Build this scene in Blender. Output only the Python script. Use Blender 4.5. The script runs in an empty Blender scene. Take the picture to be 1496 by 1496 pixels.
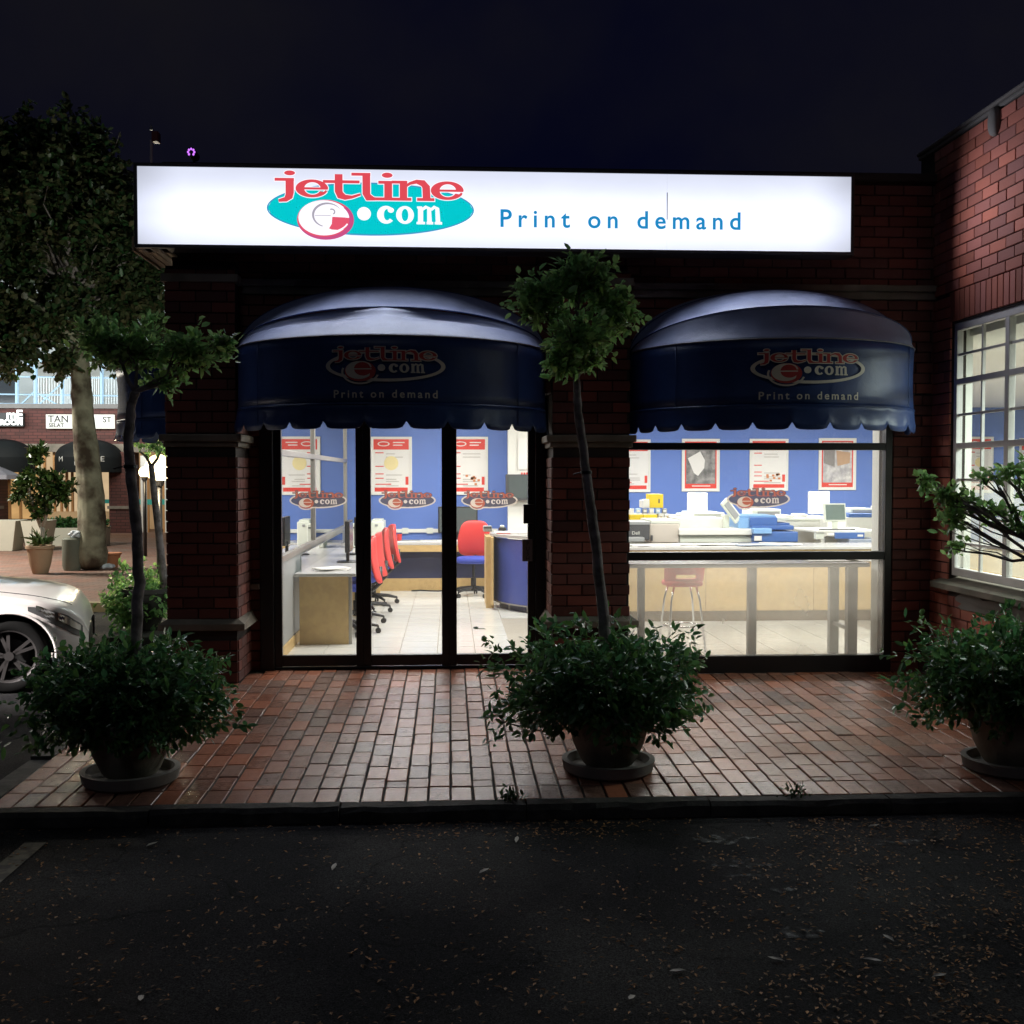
import bpy, math, random
import numpy as np
from mathutils import Vector, Matrix
R = math.radians
random.seed(7)
sc = bpy.context.scene
C = sc.collection

# ------------------------------------------------------------------ camera
F, YAW, PITCH, EYE = 1620.0, R(3.2), math.atan(55/1620), 1.57
cam = bpy.data.cameras.new('camera'); camo = bpy.data.objects.new('camera', cam); C.objects.link(camo)
cam.sensor_width = 36; cam.lens = 36*F/1496; cam.clip_end = 500; cam.clip_start = .05
camo.location = (0, 0, EYE); camo.rotation_euler = (R(90)-PITCH, 0, -YAW)
sc.camera = camo
# ------------------------------------------------------------------ world: night sky with thin cloud
w = bpy.data.worlds.new("World"); sc.world = w; w.use_nodes = True
nt = w.node_tree; nt.nodes.clear()
def nn(t, typ, **k):
    n = t.nodes.new(typ)
    for a, b in k.items(): setattr(n, a, b)
    return n
out = nn(nt, 'ShaderNodeOutputWorld'); add = nn(nt, 'ShaderNodeAddShader')
b1 = nn(nt, 'ShaderNodeBackground'); b2 = nn(nt, 'ShaderNodeBackground')
sky = nn(nt, 'ShaderNodeTexSky', sky_type='NISHITA'); sky.sun_disc = False
sky.sun_elevation = R(-4); sky.sun_rotation = R(200)
nt.links.new(sky.outputs[0], b1.inputs[0]); b1.inputs[1].default_value = .0025
tc = nn(nt, 'ShaderNodeTexCoord'); no = nn(nt, 'ShaderNodeTexNoise'); no.inputs['Scale'].default_value = 2.1
no.inputs['Detail'].default_value = 5; no.inputs['Roughness'].default_value = .55
cr = nn(nt, 'ShaderNodeValToRGB'); cr.color_ramp.elements[0].position = .42; cr.color_ramp.elements[1].position = .74
cr.color_ramp.elements[0].color = (.0014, .0018, .0086, 1); cr.color_ramp.elements[1].color = (.0072, .0068, .0090, 1)
nt.links.new(tc.outputs['Generated'], no.inputs['Vector']); nt.links.new(no.outputs['Fac'], cr.inputs[0])
nt.links.new(cr.outputs[0], b2.inputs[0]); b2.inputs[1].default_value = 1.0
nt.links.new(b1.outputs[0], add.inputs[0]); nt.links.new(b2.outputs[0], add.inputs[1]); nt.links.new(add.outputs[0], out.inputs[0])
# ------------------------------------------------------------------ lights
def light(name, typ, loc, energy, col=(1, 1, 1), rot=(0, 0, 0), **k):
    l = bpy.data.lights.new(name, typ); l.energy = energy; l.color = col
    for a, b in k.items(): setattr(l, a, b)
    o = bpy.data.objects.new(name, l); o.location = loc; o.rotation_euler = rot; C.objects.link(o); return o
# weak night light (moon and far street lamps) from behind the camera, to the left
light('moonlight', 'SUN', (0, 0, 20), .058, (.86, .92, 1), (R(52), R(-12), 0), angle=R(14))
# fluorescent ceiling lamps in the shop
for i, (x, y, e) in enumerate(((-.3, 10.4, 76), (-.2, 13.4, 84), (2.6, 10.6, 74), (2.8, 14.4, 122), (5.4, 10.4, 90), (5.8, 14.4, 130), (5.4, 7.2, 175))):
    light('ceiling_lamp', 'AREA', (x, y, 2.58), e, (1, .99, .955) if y > 8 else (.86, 1, .92), shape='RECTANGLE', size=1.2, size_y=.5)
# plaza: street lamps above the square and at the arcade
light('plaza_lamp', 'AREA', (-10.2, 19.0, 4.6), 900, (1, .93, .80), (0, 0, 0), size=1.0)
light('arcade_lamp', 'AREA', (-11.0, 29.3, 3.0), 60, (1, .78, .5), (R(25), 0, 0), shape='RECTANGLE', size=10, size_y=.5)
light('balcony_lamp', 'AREA', (-12.0, 28.2, 3.6), 520, (.90, .97, 1), (R(115), 0, 0), shape='RECTANGLE', size=11, size_y=.6)
light('lane_lamp', 'POINT', (-3.55, 15.0, 3.3), 210, (.93, 1, .86), shadow_soft_size=.15)
light('car_fill_light', 'AREA', (-7.6, 5.2, 3.3), 38, (1, .93, .89), Vector((3.7, 3.6, -2.9)).to_track_quat('-Z', 'Y').to_euler(), size=.5, spread=R(24))  # added unseen spot, narrowed to brighten the parked car alone


# strip lights added at the sign for its glow on awnings, pavement and wing
light('sign_fill_light', 'AREA', (.37, 8.205, 3.26), 14.5, (.82, .87, 1), Vector((0, -.53, -.85)).to_track_quat('-Z', 'X').to_euler(), shape='RECTANGLE', size=.08, size_y=5.2, spread=R(92))
light('sign_fill_light', 'AREA', (3.06, 8.215, 3.52), 4.2, (.86, .88, 1), Vector((.62, -.78, -.08)).to_track_quat('-Z', 'Y').to_euler(), shape='RECTANGLE', size=.06, size_y=.5, spread=R(112))
sc.view_settings.view_transform = 'Standard'; sc.view_settings.look = 'None'
sc.view_settings.exposure = 0; sc.view_settings.gamma = 1
try: sc.view_settings.use_curve_mapping = False
except Exception: pass
sc.render.engine = 'CYCLES'
cy = sc.cycles; cy.use_denoising = True; cy.max_bounces = 7; cy.diffuse_bounces = 3; cy.glossy_bounces = 3
cy.transparent_max_bounces = 24; cy.transmission_bounces = 4; cy.sample_clamp_indirect = 4; cy.caustics_reflective = False; cy.caustics_refractive = False

# ------------------------------------------------------------------ pixel of the photograph -> point of the place
_f = Vector((math.sin(YAW)*math.cos(PITCH), math.cos(YAW)*math.cos(PITCH), -math.sin(PITCH)))
_r = Vector((math.cos(YAW), -math.sin(YAW), 0)); _u = _r.cross(_f)
def at(px, py, Y=None, Z=None):
    d = _f + _r*((px-748)/F) - _u*((py-748)/F)
    t = Y/d.y if Y is not None else (Z-EYE)/d.z
    return Vector((0, 0, EYE)) + d*t
def X(px, Y): return at(px, 700, Y).x
def Zz(py, Y, px=748): return at(px, py, Y).z

# ------------------------------------------------------------------ materials
MATS = {}
def mat(name, col, rough=.6, metal=0, var=.12, scale=6, bump=0, bscale=80, spec=.5, emit=None, estr=0, rnd=0, col2=None, dirt=0, coat=0, sheen=0, island=0, transl=0):
    if name in MATS: return MATS[name]
    m = bpy.data.materials.new(name); m.use_nodes = True; MATS[name] = m
    t = m.node_tree; p = t.nodes['Principled BSDF']
    L = t.links.new
    p.inputs['Roughness'].default_value = rough; p.inputs['Metallic'].default_value = metal
    p.inputs['Specular IOR Level'].default_value = spec; p.inputs['Coat Weight'].default_value = coat
    p.inputs['Sheen Weight'].default_value = sheen; p.inputs['Sheen Roughness'].default_value = .4
    tc = nn(t, 'ShaderNodeTexCoord')
    n1 = nn(t, 'ShaderNodeTexNoise'); n1.inputs['Scale'].default_value = scale; n1.inputs['Detail'].default_value = 6
    n1.inputs['Roughness'].default_value = .65
    L(tc.outputs['Object'], n1.inputs['Vector'])
    val = nn(t, 'ShaderNodeMath', operation='MULTIPLY_ADD'); L(n1.outputs['Fac'], val.inputs[0])
    val.inputs[1].default_value = 2*var; val.inputs[2].default_value = 1-var
    cur = val.outputs[0]
    base = nn(t, 'ShaderNodeMix', data_type='RGBA'); base.inputs[6].default_value = (*col, 1); base.inputs[7].default_value = (*(col2 or col), 1)
    base.inputs[0].default_value = 0
    if rnd or island:
        oi = nn(t, 'ShaderNodeObjectInfo'); ge = nn(t, 'ShaderNodeNewGeometry')
        s = nn(t, 'ShaderNodeMath', operation='ADD'); L(oi.outputs['Random'], s.inputs[0]); L(ge.outputs['Random Per Island'], s.inputs[1])
        fr = nn(t, 'ShaderNodeMath', operation='FRACT'); L(s.outputs[0], fr.inputs[0])
        a = nn(t, 'ShaderNodeMath', operation='MULTIPLY_ADD'); L(fr.outputs[0], a.inputs[0])
        a.inputs[1].default_value = 2*(rnd or island); a.inputs[2].default_value = -(rnd or island)
        c = nn(t, 'ShaderNodeMath', operation='ADD'); L(cur, c.inputs[0]); L(a.outputs[0], c.inputs[1]); cur = c.outputs[0]
        if col2:
            g = nn(t, 'ShaderNodeMath', operation='MULTIPLY'); L(fr.outputs[0], g.inputs[0]); g.inputs[1].default_value = 7.31
            g2 = nn(t, 'ShaderNodeMath', operation='FRACT'); L(g.outputs[0], g2.inputs[0]); L(g2.outputs[0], base.inputs[0])
    elif col2:
        n3 = nn(t, 'ShaderNodeTexNoise'); n3.inputs['Scale'].default_value = scale*.6; n3.inputs['Detail'].default_value = 7; L(tc.outputs['Object'], n3.inputs['Vector'])
        rp = nn(t, 'ShaderNodeValToRGB'); rp.color_ramp.elements[0].position = .42; rp.color_ramp.elements[1].position = .62
        L(n3.outputs['Fac'], rp.inputs[0]); L(rp.outputs[0], base.inputs[0])
    hs = nn(t, 'ShaderNodeHueSaturation'); L(base.outputs[2], hs.inputs['Color']); L(cur, hs.inputs['Value'])
    L(hs.outputs[0], p.inputs['Base Color'])
    # roughness wanders a little
    rr = nn(t, 'ShaderNodeMath', operation='MULTIPLY_ADD'); L(n1.outputs['Fac'], rr.inputs[0]); rr.inputs[1].default_value = .25*rough; rr.inputs[2].default_value = rough*.875
    L(rr.outputs[0], p.inputs['Roughness'])
    if bump:
        n2 = nn(t, 'ShaderNodeTexNoise'); n2.inputs['Scale'].default_value = bscale; n2.inputs['Detail'].default_value = 8; n2.inputs['Roughness'].default_value = .7
        L(tc.outputs['Object'], n2.inputs['Vector'])
        bp = nn(t, 'ShaderNodeBump'); bp.inputs['Strength'].default_value = bump; bp.inputs['Distance'].default_value = .01
        L(n2.outputs['Fac'], bp.inputs['Height']); L(bp.outputs[0], p.inputs['Normal'])
    if transl:
        o = t.nodes['Material Output']; tl = nn(t, 'ShaderNodeBsdfTranslucent'); mx = nn(t, 'ShaderNodeMixShader'); mx.inputs[0].default_value = transl
        h2 = nn(t, 'ShaderNodeHueSaturation'); h2.inputs['Value'].default_value = 2.2; h2.inputs['Hue'].default_value = .485; L(hs.outputs[0], h2.inputs['Color']); L(h2.outputs[0], tl.inputs[0])
        L(p.outputs[0], mx.inputs[1]); L(tl.outputs[0], mx.inputs[2]); L(mx.outputs[0], o.inputs[0])
    if emit:
        p.inputs['Emission Color'].default_value = (*emit, 1); p.inputs['Emission Strength'].default_value = estr
    return m

def glass_mat(name, dust=0.0, tint=(1, 1, 1), boost=1.0):
    m = bpy.data.materials.new(name); m.use_nodes = True; t = m.node_tree; t.nodes.clear(); L = t.links.new; MATS[name] = m
    o = nn(t, 'ShaderNodeOutputMaterial'); tr = nn(t, 'ShaderNodeBsdfTransparent'); gl = nn(t, 'ShaderNodeBsdfGlossy'); mx = nn(t, 'ShaderNodeMixShader')
    fr = nn(t, 'ShaderNodeFresnel'); fr.inputs[0].default_value = 1.5
    tr.inputs[0].default_value = (*tint, 1); gl.inputs['Roughness'].default_value = .01
    mb_ = nn(t, 'ShaderNodeMath', operation='MULTIPLY', use_clamp=True); L(fr.outputs[0], mb_.inputs[0]); mb_.inputs[1].default_value = boost
    ge = nn(t, 'ShaderNodeNewGeometry'); fb = nn(t, 'ShaderNodeMath', operation='SUBTRACT'); fb.inputs[0].default_value = 1; L(ge.outputs['Backfacing'], fb.inputs[1])   # the ray leaves a pane without total reflection
    mu = nn(t, 'ShaderNodeMath', operation='MULTIPLY'); L(mb_.outputs[0], mu.inputs[0]); L(fb.outputs[0], mu.inputs[1])
    L(mu.outputs[0], mx.inputs[0]); L(tr.outputs[0], mx.inputs[1]); L(gl.outputs[0], mx.inputs[2])
    last = mx.outputs[0]
    if dust:
        df = nn(t, 'ShaderNodeBsdfDiffuse'); df.inputs[0].default_value = (.6, .58, .52, 1); tl = nn(t, 'ShaderNodeBsdfTranslucent'); tl.inputs[0].default_value = (.7, .66, .6, 1)
        ad = nn(t, 'ShaderNodeMixShader'); ad.inputs[0].default_value = .7; L(df.outputs[0], ad.inputs[1]); L(tl.outputs[0], ad.inputs[2])
        tc = nn(t, 'ShaderNodeTexCoord'); n = nn(t, 'ShaderNodeTexNoise'); n.inputs['Scale'].default_value = 3; n.inputs['Detail'].default_value = 8; L(tc.outputs['Object'], n.inputs[0])
        q = nn(t, 'ShaderNodeMath', operation='MULTIPLY_ADD'); L(n.outputs['Fac'], q.inputs[0]); q.inputs[1].default_value = dust; q.inputs[2].default_value = dust*.5
        m2 = nn(t, 'ShaderNodeMixShader'); L(q.outputs[0], m2.inputs[0]); L(last, m2.inputs[1]); L(ad.outputs[0], m2.inputs[2]); last = m2.outputs[0]
    L(last, o.inputs[0]); return m

wbrick = mat('lit_wing_brick', (.40, .115, .07), .82, var=.16, scale=9, bump=.35, bscale=70, rnd=.30, col2=(.30, .105, .085))  # brighter brick for the wing, the light on it put into the colour
brick = mat('shaded_front_brick', (.150, .038, .025), .82, var=.18, scale=9, bump=.35, bscale=70, rnd=.36, col2=(.10, .034, .028))  # darker copy for piers and front, their shade put into the colour
mortar = mat('dark_mortar', (.035, .028, .026), .95, var=.25, scale=20, bump=.3)
paver = mat('clay_paver', (.40, .14, .077), .25, var=.42, scale=36, bump=.28, bscale=120, rnd=.27, col2=(.24, .145, .115))
joint = mat('paving_joint', (.022, .019, .017), .95, var=.4, scale=14, bump=.6, bscale=40, col2=(.05, .05, .035))
stone = mat('weathered_stone', (.18, .155, .125), .9, var=.3, scale=7, bump=.4, bscale=40, col2=(.12, .11, .085))
conc = mat('concrete', (.16, .15, .14), .9, var=.25, scale=5, bump=.35, bscale=45)
black = mat('black_aluminium', (.006, .006, .007), .42, var=.1, scale=12)
alu = mat('bare_aluminium', (.42, .40, .36), .38, .7, var=.06)
white = mat('white_paint', (.78, .78, .72), .5, var=.05)
ceilm = mat('ceiling_paint', (.8, .79, .72), .8, var=.04)
bluewall = mat('blue_wall_paint', (.105, .20, .56), .55, var=.14, scale=.9)  # broad tone variation stands in for the lamps' hot spots on the wall
woodp = mat('wood_laminate', (.55, .38, .16), .45, var=.10, scale=30, col2=(.50, .34, .145))
worktop = mat('speckled_worktop', (.50, .49, .47), .25, var=.1, scale=60)
bluepan = mat('blue_laminate', (.055, .085, .34), .35, var=.08, scale=5)
navypan = mat('navy_modesty_panel', (.02, .025, .075), .45)
tilem = mat('floor_tile', (.70, .69, .63), .22, var=.06, scale=5, rnd=.04)
grout = mat('tile_grout', (.33, .30, .25), .9)
redpl = mat('red_upholstery', (.68, .045, .04), .5, var=.08)
bluefab = mat('blue_seat_fabric', (.035, .06, .36), .8, var=.1)
blackpl = mat('black_plastic', (.012, .012, .013), .4)
chrome = mat('chrome', (.6, .6, .6), .15, 1, var=.02)
offwhite = mat('off_white_plastic', (.72, .75, .66), .4, var=.04)
greypl = mat('grey_plastic', (.30, .31, .31), .45, var=.05)
darkgrey = mat('dark_grey_plastic', (.07, .072, .078), .45)
screen = mat('dark_screen', (.09, .11, .11), .18)
bluepl = mat('blue_plastic', (.05, .14, .42), .4, var=.05)
yellow = mat('yellow_card', (.85, .62, .02), .55)
paper = mat('paper', (.82, .80, .76), .7, var=.04)
redink = mat('red_ink', (.72, .045, .03), .5, var=.04)
greyink = mat('grey_ink', (.25, .23, .22), .6, var=.2, scale=20)
awnt = mat('lit_top_awning_vinyl', (.19, .225, .37), .5, var=.3, scale=5, bump=.35, bscale=14, sheen=.12)  # paler than the navy vinyl: light falling on the tops put into its colour
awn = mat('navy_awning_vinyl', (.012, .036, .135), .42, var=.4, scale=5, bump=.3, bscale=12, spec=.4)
awns = mat('awning_binding', (.12, .12, .14), .5)
logogrey = mat('faded_silver_print', (.52, .50, .44), .5, var=.15, scale=30)
logored = mat('faded_red_print', (.38, .035, .035), .5, var=.2, scale=30)
logonavy = mat('navy_print', (.010, .018, .05), .45)
def film(name, col, clear=0.0):
    m = bpy.data.materials.new(name); m.use_nodes = True; t = m.node_tree; t.nodes.clear(); o = nn(t, 'ShaderNodeOutputMaterial'); a = nn(t, 'ShaderNodeBsdfTranslucent'); b = nn(t, 'ShaderNodeBsdfDiffuse'); x = nn(t, 'ShaderNodeMixShader')
    a.inputs[0].default_value = (*col, 1); b.inputs[0].default_value = (*col, 1); x.inputs[0].default_value = .2; t.links.new(a.outputs[0], x.inputs[1]); t.links.new(b.outputs[0], x.inputs[2]); c = nn(t, 'ShaderNodeBsdfTransparent'); y = nn(t, 'ShaderNodeMixShader'); y.inputs[0].default_value = clear; t.links.new(x.outputs[0], y.inputs[1]); t.links.new(c.outputs[0], y.inputs[2]); t.links.new(y.outputs[0], o.inputs[0]); MATS[name] = m; return m
glogrey = film('frosted_film', (.60, .52, .45)); glodark = film('dark_film', (.10, .09, .10), .12); glored = film('dull_red_film', (.40, .12, .08))
leafm = mat('shrub_leaf', (.044, .128, .062), .28, var=.2, scale=9, island=.45, col2=(.065, .15, .035), spec=.5, transl=.25)
leafy = mat('citrus_leaf', (.13, .28, .11), .33, var=.2, scale=9, island=.4, col2=(.20, .34, .11), spec=.5, transl=.45)
leafd = mat('tree_leaf', (.027, .085, .028), .42, var=.2, scale=3, island=.45, col2=(.10, .10, .05), transl=.3)
barkm = mat('grey_bark', (.27, .23, .23), .85, var=.3, scale=24, bump=.6, bscale=60, col2=(.12, .10, .09))
barkt = mat('pale_tree_bark', (.30, .29, .21), .9, var=.4, scale=4.5, bump=1.0, bscale=9, col2=(.06, .04, .025))
potm = mat('stained_concrete_pot', (.24, .21, .17), .85, var=.4, scale=5, bump=.5, bscale=30, col2=(.10, .09, .065))
soil = mat('soil', (.03, .02, .015), .95)
clear = glass_mat('window_glass', .018); dusty = glass_mat('dusty_window_glass', .30); sideg = glass_mat('side_window_glass', 0, (.7, .75, .75), 3.0)

# ------------------------------------------------------------------ mesh builder
def worg(o):
    v = Vector((0, 0, 0))
    while o is not None: v += o.location; o = o.parent
    return v
class MB:
    def __init__(s): s.v = []; s.f = []; s.m = []
    def add(s, vs, fs, m=0):
        b = len(s.v); s.v += [tuple(p) for p in vs]; s.f += [tuple(b+i for i in f) for f in fs]; s.m += [m]*len(fs); return s
    def box(s, x0, y0, z0, x1, y1, z1, m=0):
        if x0 > x1: x0, x1 = x1, x0
        if y0 > y1: y0, y1 = y1, y0
        if z0 > z1: z0, z1 = z1, z0
        return s.add([(x0,y0,z0),(x1,y0,z0),(x1,y1,z0),(x0,y1,z0),(x0,y0,z1),(x1,y0,z1),(x1,y1,z1),(x0,y1,z1)],
              [(0,3,2,1),(4,5,6,7),(0,1,5,4),(1,2,6,5),(2,3,7,6),(3,0,4,7)], m)
    def obox(s, c, ax, ay, az, m=0):   # box from centre and three half vectors
        c, ax, ay, az = map(Vector, (c, ax, ay, az)); vs = []
        for k in (-1, 1):
            for i, j in ((-1,-1),(1,-1),(1,1),(-1,1)): vs.append(c+ax*i+ay*j+az*k)
        return s.add(vs, [(0,3,2,1),(4,5,6,7),(0,1,5,4),(1,2,6,5),(2,3,7,6),(3,0,4,7)], m)
    def lathe(s, prof, cx=0, cy=0, n=24, m=0, cap=True, wob=0):
        b = len(s.v); k = len(prof)
        for r, z in prof:
            for i in range(n):
                a = 2*math.pi*i/n; q = r*(1+wob*math.sin(3*a+z*5)); s.v.append((cx+q*math.cos(a), cy+q*math.sin(a), z))
        for j in range(k-1):
            for i in range(n):
                s.f.append((b+j*n+i, b+j*n+(i+1)%n, b+(j+1)*n+(i+1)%n, b+(j+1)*n+i)); s.m.append(m)
        if cap:
            s.f.append(tuple(b+i for i in reversed(range(n)))); s.m.append(m); s.f.append(tuple(b+(k-1)*n+i for i in range(n))); s.m.append(m)
        return s
    def tube(s, pts, rad, n=8, m=0):
        pts = [Vector(p) for p in pts]; b = len(s.v); k = len(pts)
        if not hasattr(rad, '__len__'): rad = [rad]*k
        up = Vector((0, 0, 1)); ref = None
        for j, p in enumerate(pts):
            d = (pts[min(j+1, k-1)]-pts[max(j-1, 0)]).normalized()
            if ref is None: ref = d.orthogonal().normalized()
            ref = (ref-d*ref.dot(d)).normalized(); bi = d.cross(ref)
            for i in range(n):
                a = 2*math.pi*i/n; s.v.append(tuple(p+ref*(rad[j]*math.cos(a))+bi*(rad[j]*math.sin(a))))
        for j in range(k-1):
            for i in range(n):
                s.f.append((b+j*n+i, b+j*n+(i+1)%n, b+(j+1)*n+(i+1)%n, b+(j+1)*n+i)); s.m.append(m)
        s.f.append(tuple(b+i for i in reversed(range(n)))); s.m.append(m); s.f.append(tuple(b+(k-1)*n+i for i in range(n))); s.m.append(m)
        return s
    def sup(s, c, r, e1=.5, e2=.5, fn=None, nu=20, nv=12, m=0):   # superellipsoid
        b = len(s.v); sg = lambda x, e: math.copysign(abs(x)**e, x)
        for j in range(nv+1):
            ph = -math.pi/2+math.pi*j/nv
            for i in range(nu):
                th = 2*math.pi*i/nu
                p = Vector((r[0]*sg(math.cos(ph), e1)*sg(math.cos(th), e2), r[1]*sg(math.cos(ph), e1)*sg(math.sin(th), e2), r[2]*sg(math.sin(ph), e1)))
                if fn: p = fn(p)
                s.v.append(tuple(p+Vector(c)))
        for j in range(nv):
            for i in range(nu):
                s.f.append((b+j*nu+i, b+j*nu+(i+1)%nu, b+(j+1)*nu+(i+1)%nu, b+(j+1)*nu+i)); s.m.append(m)
        return s
    def rot(s, ang, ax='Z', c=(0, 0, 0)):
        M = Matrix.Rotation(ang, 3, ax); c = Vector(c); s.v = [tuple(M@(Vector(p)-c)+c) for p in s.v]; return s
    def move(s, d):
        s.v = [(p[0]+d[0], p[1]+d[1], p[2]+d[2]) for p in s.v]; return s
    def build(s, name, mats, parent=None, smooth=False, kind=None, bevel=0, seg=2, auto=False):
        o_ = worg(parent) if parent is not None else Vector((0, 0, 0))
        me = bpy.data.meshes.new(name)
        me.from_pydata([(p[0]-o_.x, p[1]-o_.y, p[2]-o_.z) for p in s.v], [], s.f)
        if not isinstance(mats, (list, tuple)): mats = [mats]
        for m in mats: me.materials.append(m)
        me.polygons.foreach_set('material_index', s.m)
        if smooth: me.polygons.foreach_set('use_smooth', [True]*len(me.polygons))
        me.update()
        o = bpy.data.objects.new(name, me); C.objects.link(o)
        if parent is not None: o.parent = parent
        if kind: o['kind'] = kind
        if bevel:
            b = o.modifiers.new('bevel', 'BEVEL'); b.width = bevel; b.segments = seg; b.limit_method = 'ANGLE'; b.angle_limit = R(40); b.harden_normals = False
        if auto:
            me.polygons.foreach_set('use_smooth', [True]*len(me.polygons))
            try: me.set_sharp_from_angle(angle=R(35))
            except Exception: pass
        return o
def Bx(*a): return MB().box(*a)
def tag(o, label=None, cat=None, group=None, kind=None):
    if label: o['label'] = label
    if cat: o['category'] = cat
    if group: o['group'] = group
    if kind: o['kind'] = kind
    return o
def thing(name, loc, label, cat, group=None):
    o = bpy.data.objects.new(name, None); o.location = loc; o.empty_display_size = .1; C.objects.link(o); return tag(o, label, cat, group)
def dup(o, parent=None, loc=None):
    c = o.copy(); C.objects.link(c); c.parent = parent
    if loc is not None: c.location = loc
    for ch in list(o.children): dup(ch, c)
    return c
def inst(src_mesh, name, parent, loc, rot=(0, 0, 0), scale=(1, 1, 1), kind=None):
    o = bpy.data.objects.new(name, src_mesh); C.objects.link(o)
    o_ = worg(parent); o.parent = parent; o.location = Vector(loc)-o_; o.rotation_euler = rot; o.scale = scale
    return o
def pb(px0, py0, px1, py1, Y0, Y1):   # box whose front face at depth Y0 fills that rectangle of the photograph
    a = at(px0, py0, Y0); b = at(px1, py1, Y0); return (a.x, Y0, b.z, b.x, Y1, a.z)

# ------------------------------------------------------------------ text as mesh
def text_mb(s, size, place, depth=0, off=0, spacing=1.0, align='CENTER', m=0, mb=None, dice=None):
    cu = bpy.data.curves.new('t', 'FONT'); cu.body = s; cu.size = size; cu.align_x = align; cu.align_y = 'BOTTOM_BASELINE'
    cu.space_character = spacing; cu.offset = off; cu.resolution_u = 5; cu.fill_mode = 'FRONT'
    o = bpy.data.objects.new('t', cu); C.objects.link(o)
    dg = bpy.context.evaluated_depsgraph_get(); me = bpy.data.meshes.new_from_object(o.evaluated_get(dg))
    bpy.data.objects.remove(o); mb = mb or MB()
    mb.add([place(v.co.x, v.co.y) for v in me.vertices], [tuple(p.vertices) for p in me.polygons], m)
    bpy.data.meshes.remove(me); return mb

# ------------------------------------------------------------------ the shop's emblem, drawn in its own units (x right, y down), then placed on a surface
class Em:
    def __init__(s, place): s.place = place; s.parts = {}; s.flat = []
    def mb(s, k): return s.parts.setdefault(k, MB())
    def quad(s, k, pts, d):
        s.flat.append((d, k, pts))
        s.mb(k).add([s.place(x, y, d) for x, y in pts], [tuple(range(len(pts)))])
    def rect(s, k, x0, y0, x1, y1, d, e=0, seg=1):
        x0 -= e; y0 -= e; x1 += e; y1 += e; n = max(1, int((x1-x0)/40))
        for i in range(n):
            a = x0+(x1-x0)*i/n; b = x0+(x1-x0)*(i+1)/n; s.quad(k, [(a, y0), (b, y0), (b, y1), (a, y1)], d)
    def ell(s, k, cx, cy_, rx, ry, d, e=0, n=40):
        s.quad(k, [(cx+(rx+e)*math.cos(2*math.pi*i/n), cy_+(ry+e)*math.sin(2*math.pi*i/n)) for i in range(n)], d) if rx < 200 else s.fan(k, cx, cy_, rx+e, ry+e, d)
    def fan(s, k, cx, cy_, rx, ry, d, n=48):
        for i in range(n):   # vertical slices, so that it can bend round a curved surface
            a = -rx+2*rx*i/n; b = -rx+2*rx*(i+1)/n; ya = ry*math.sqrt(max(0, 1-(a/rx)**2)); yb = ry*math.sqrt(max(0, 1-(b/rx)**2))
            pts = [(cx+a, cy_-ya), (cx+b, cy_-yb), (cx+b, cy_+yb), (cx+a, cy_+ya)]
            if ya < 1e-6: pts = pts[1:] if True else pts; pts = [(cx+a, cy_), (cx+b, cy_-yb), (cx+b, cy_+yb)]
            if yb < 1e-6: pts = [(cx+a, cy_-ya), (cx+b, cy_), (cx+a, cy_+ya)]
            s.quad(k, pts, d)
    def ring(s, k, cx, cy_, rx, ry, ix, iy, irx, iry, d, a0=0, a1=360, e=0, n=40):
        for i in range(n):
            a = R(a0+(a1-a0)*i/n); b = R(a0+(a1-a0)*(i+1)/n)
            s.quad(k, [(cx+(rx+e)*math.cos(a), cy_+(ry+e)*math.sin(a)), (cx+(rx+e)*math.cos(b), cy_+(ry+e)*math.sin(b)),
                       (ix+(irx-e)*math.cos(b), iy+(iry-e)*math.sin(b)), (ix+(irx-e)*math.cos(a), iy+(iry-e)*math.sin(a))], d)
    def stroke(s, k, pts, ws, d, e=0):
        n = len(pts)
        for i in range(n-1):
            (x0, y0), (x1, y1) = pts[i], pts[i+1]
            def nrm(j):
                a = pts[max(j-1, 0)]; b = pts[min(j+1, n-1)]; dx, dy = b[0]-a[0], b[1]-a[1]; l = math.hypot(dx, dy) or 1; return -dy/l, dx/l
            n0 = nrm(i); n1 = nrm(i+1); w0 = ws[i]/2+e; w1 = ws[i+1]/2+e
            s.quad(k, [(x0+n0[0]*w0, y0+n0[1]*w0), (x1+n1[0]*w1, y1+n1[1]*w1), (x1-n1[0]*w1, y1-n1[1]*w1), (x0-n0[0]*w0, y0-n0[1]*w0)], d)
def arc(cx, cy_, rx, ry, a0, a1, n=14): return [(cx+rx*math.cos(R(a0+(a1-a0)*i/n)), cy_+ry*math.sin(R(a0+(a1-a0)*i/n))) for i in range(n+1)]
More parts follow.
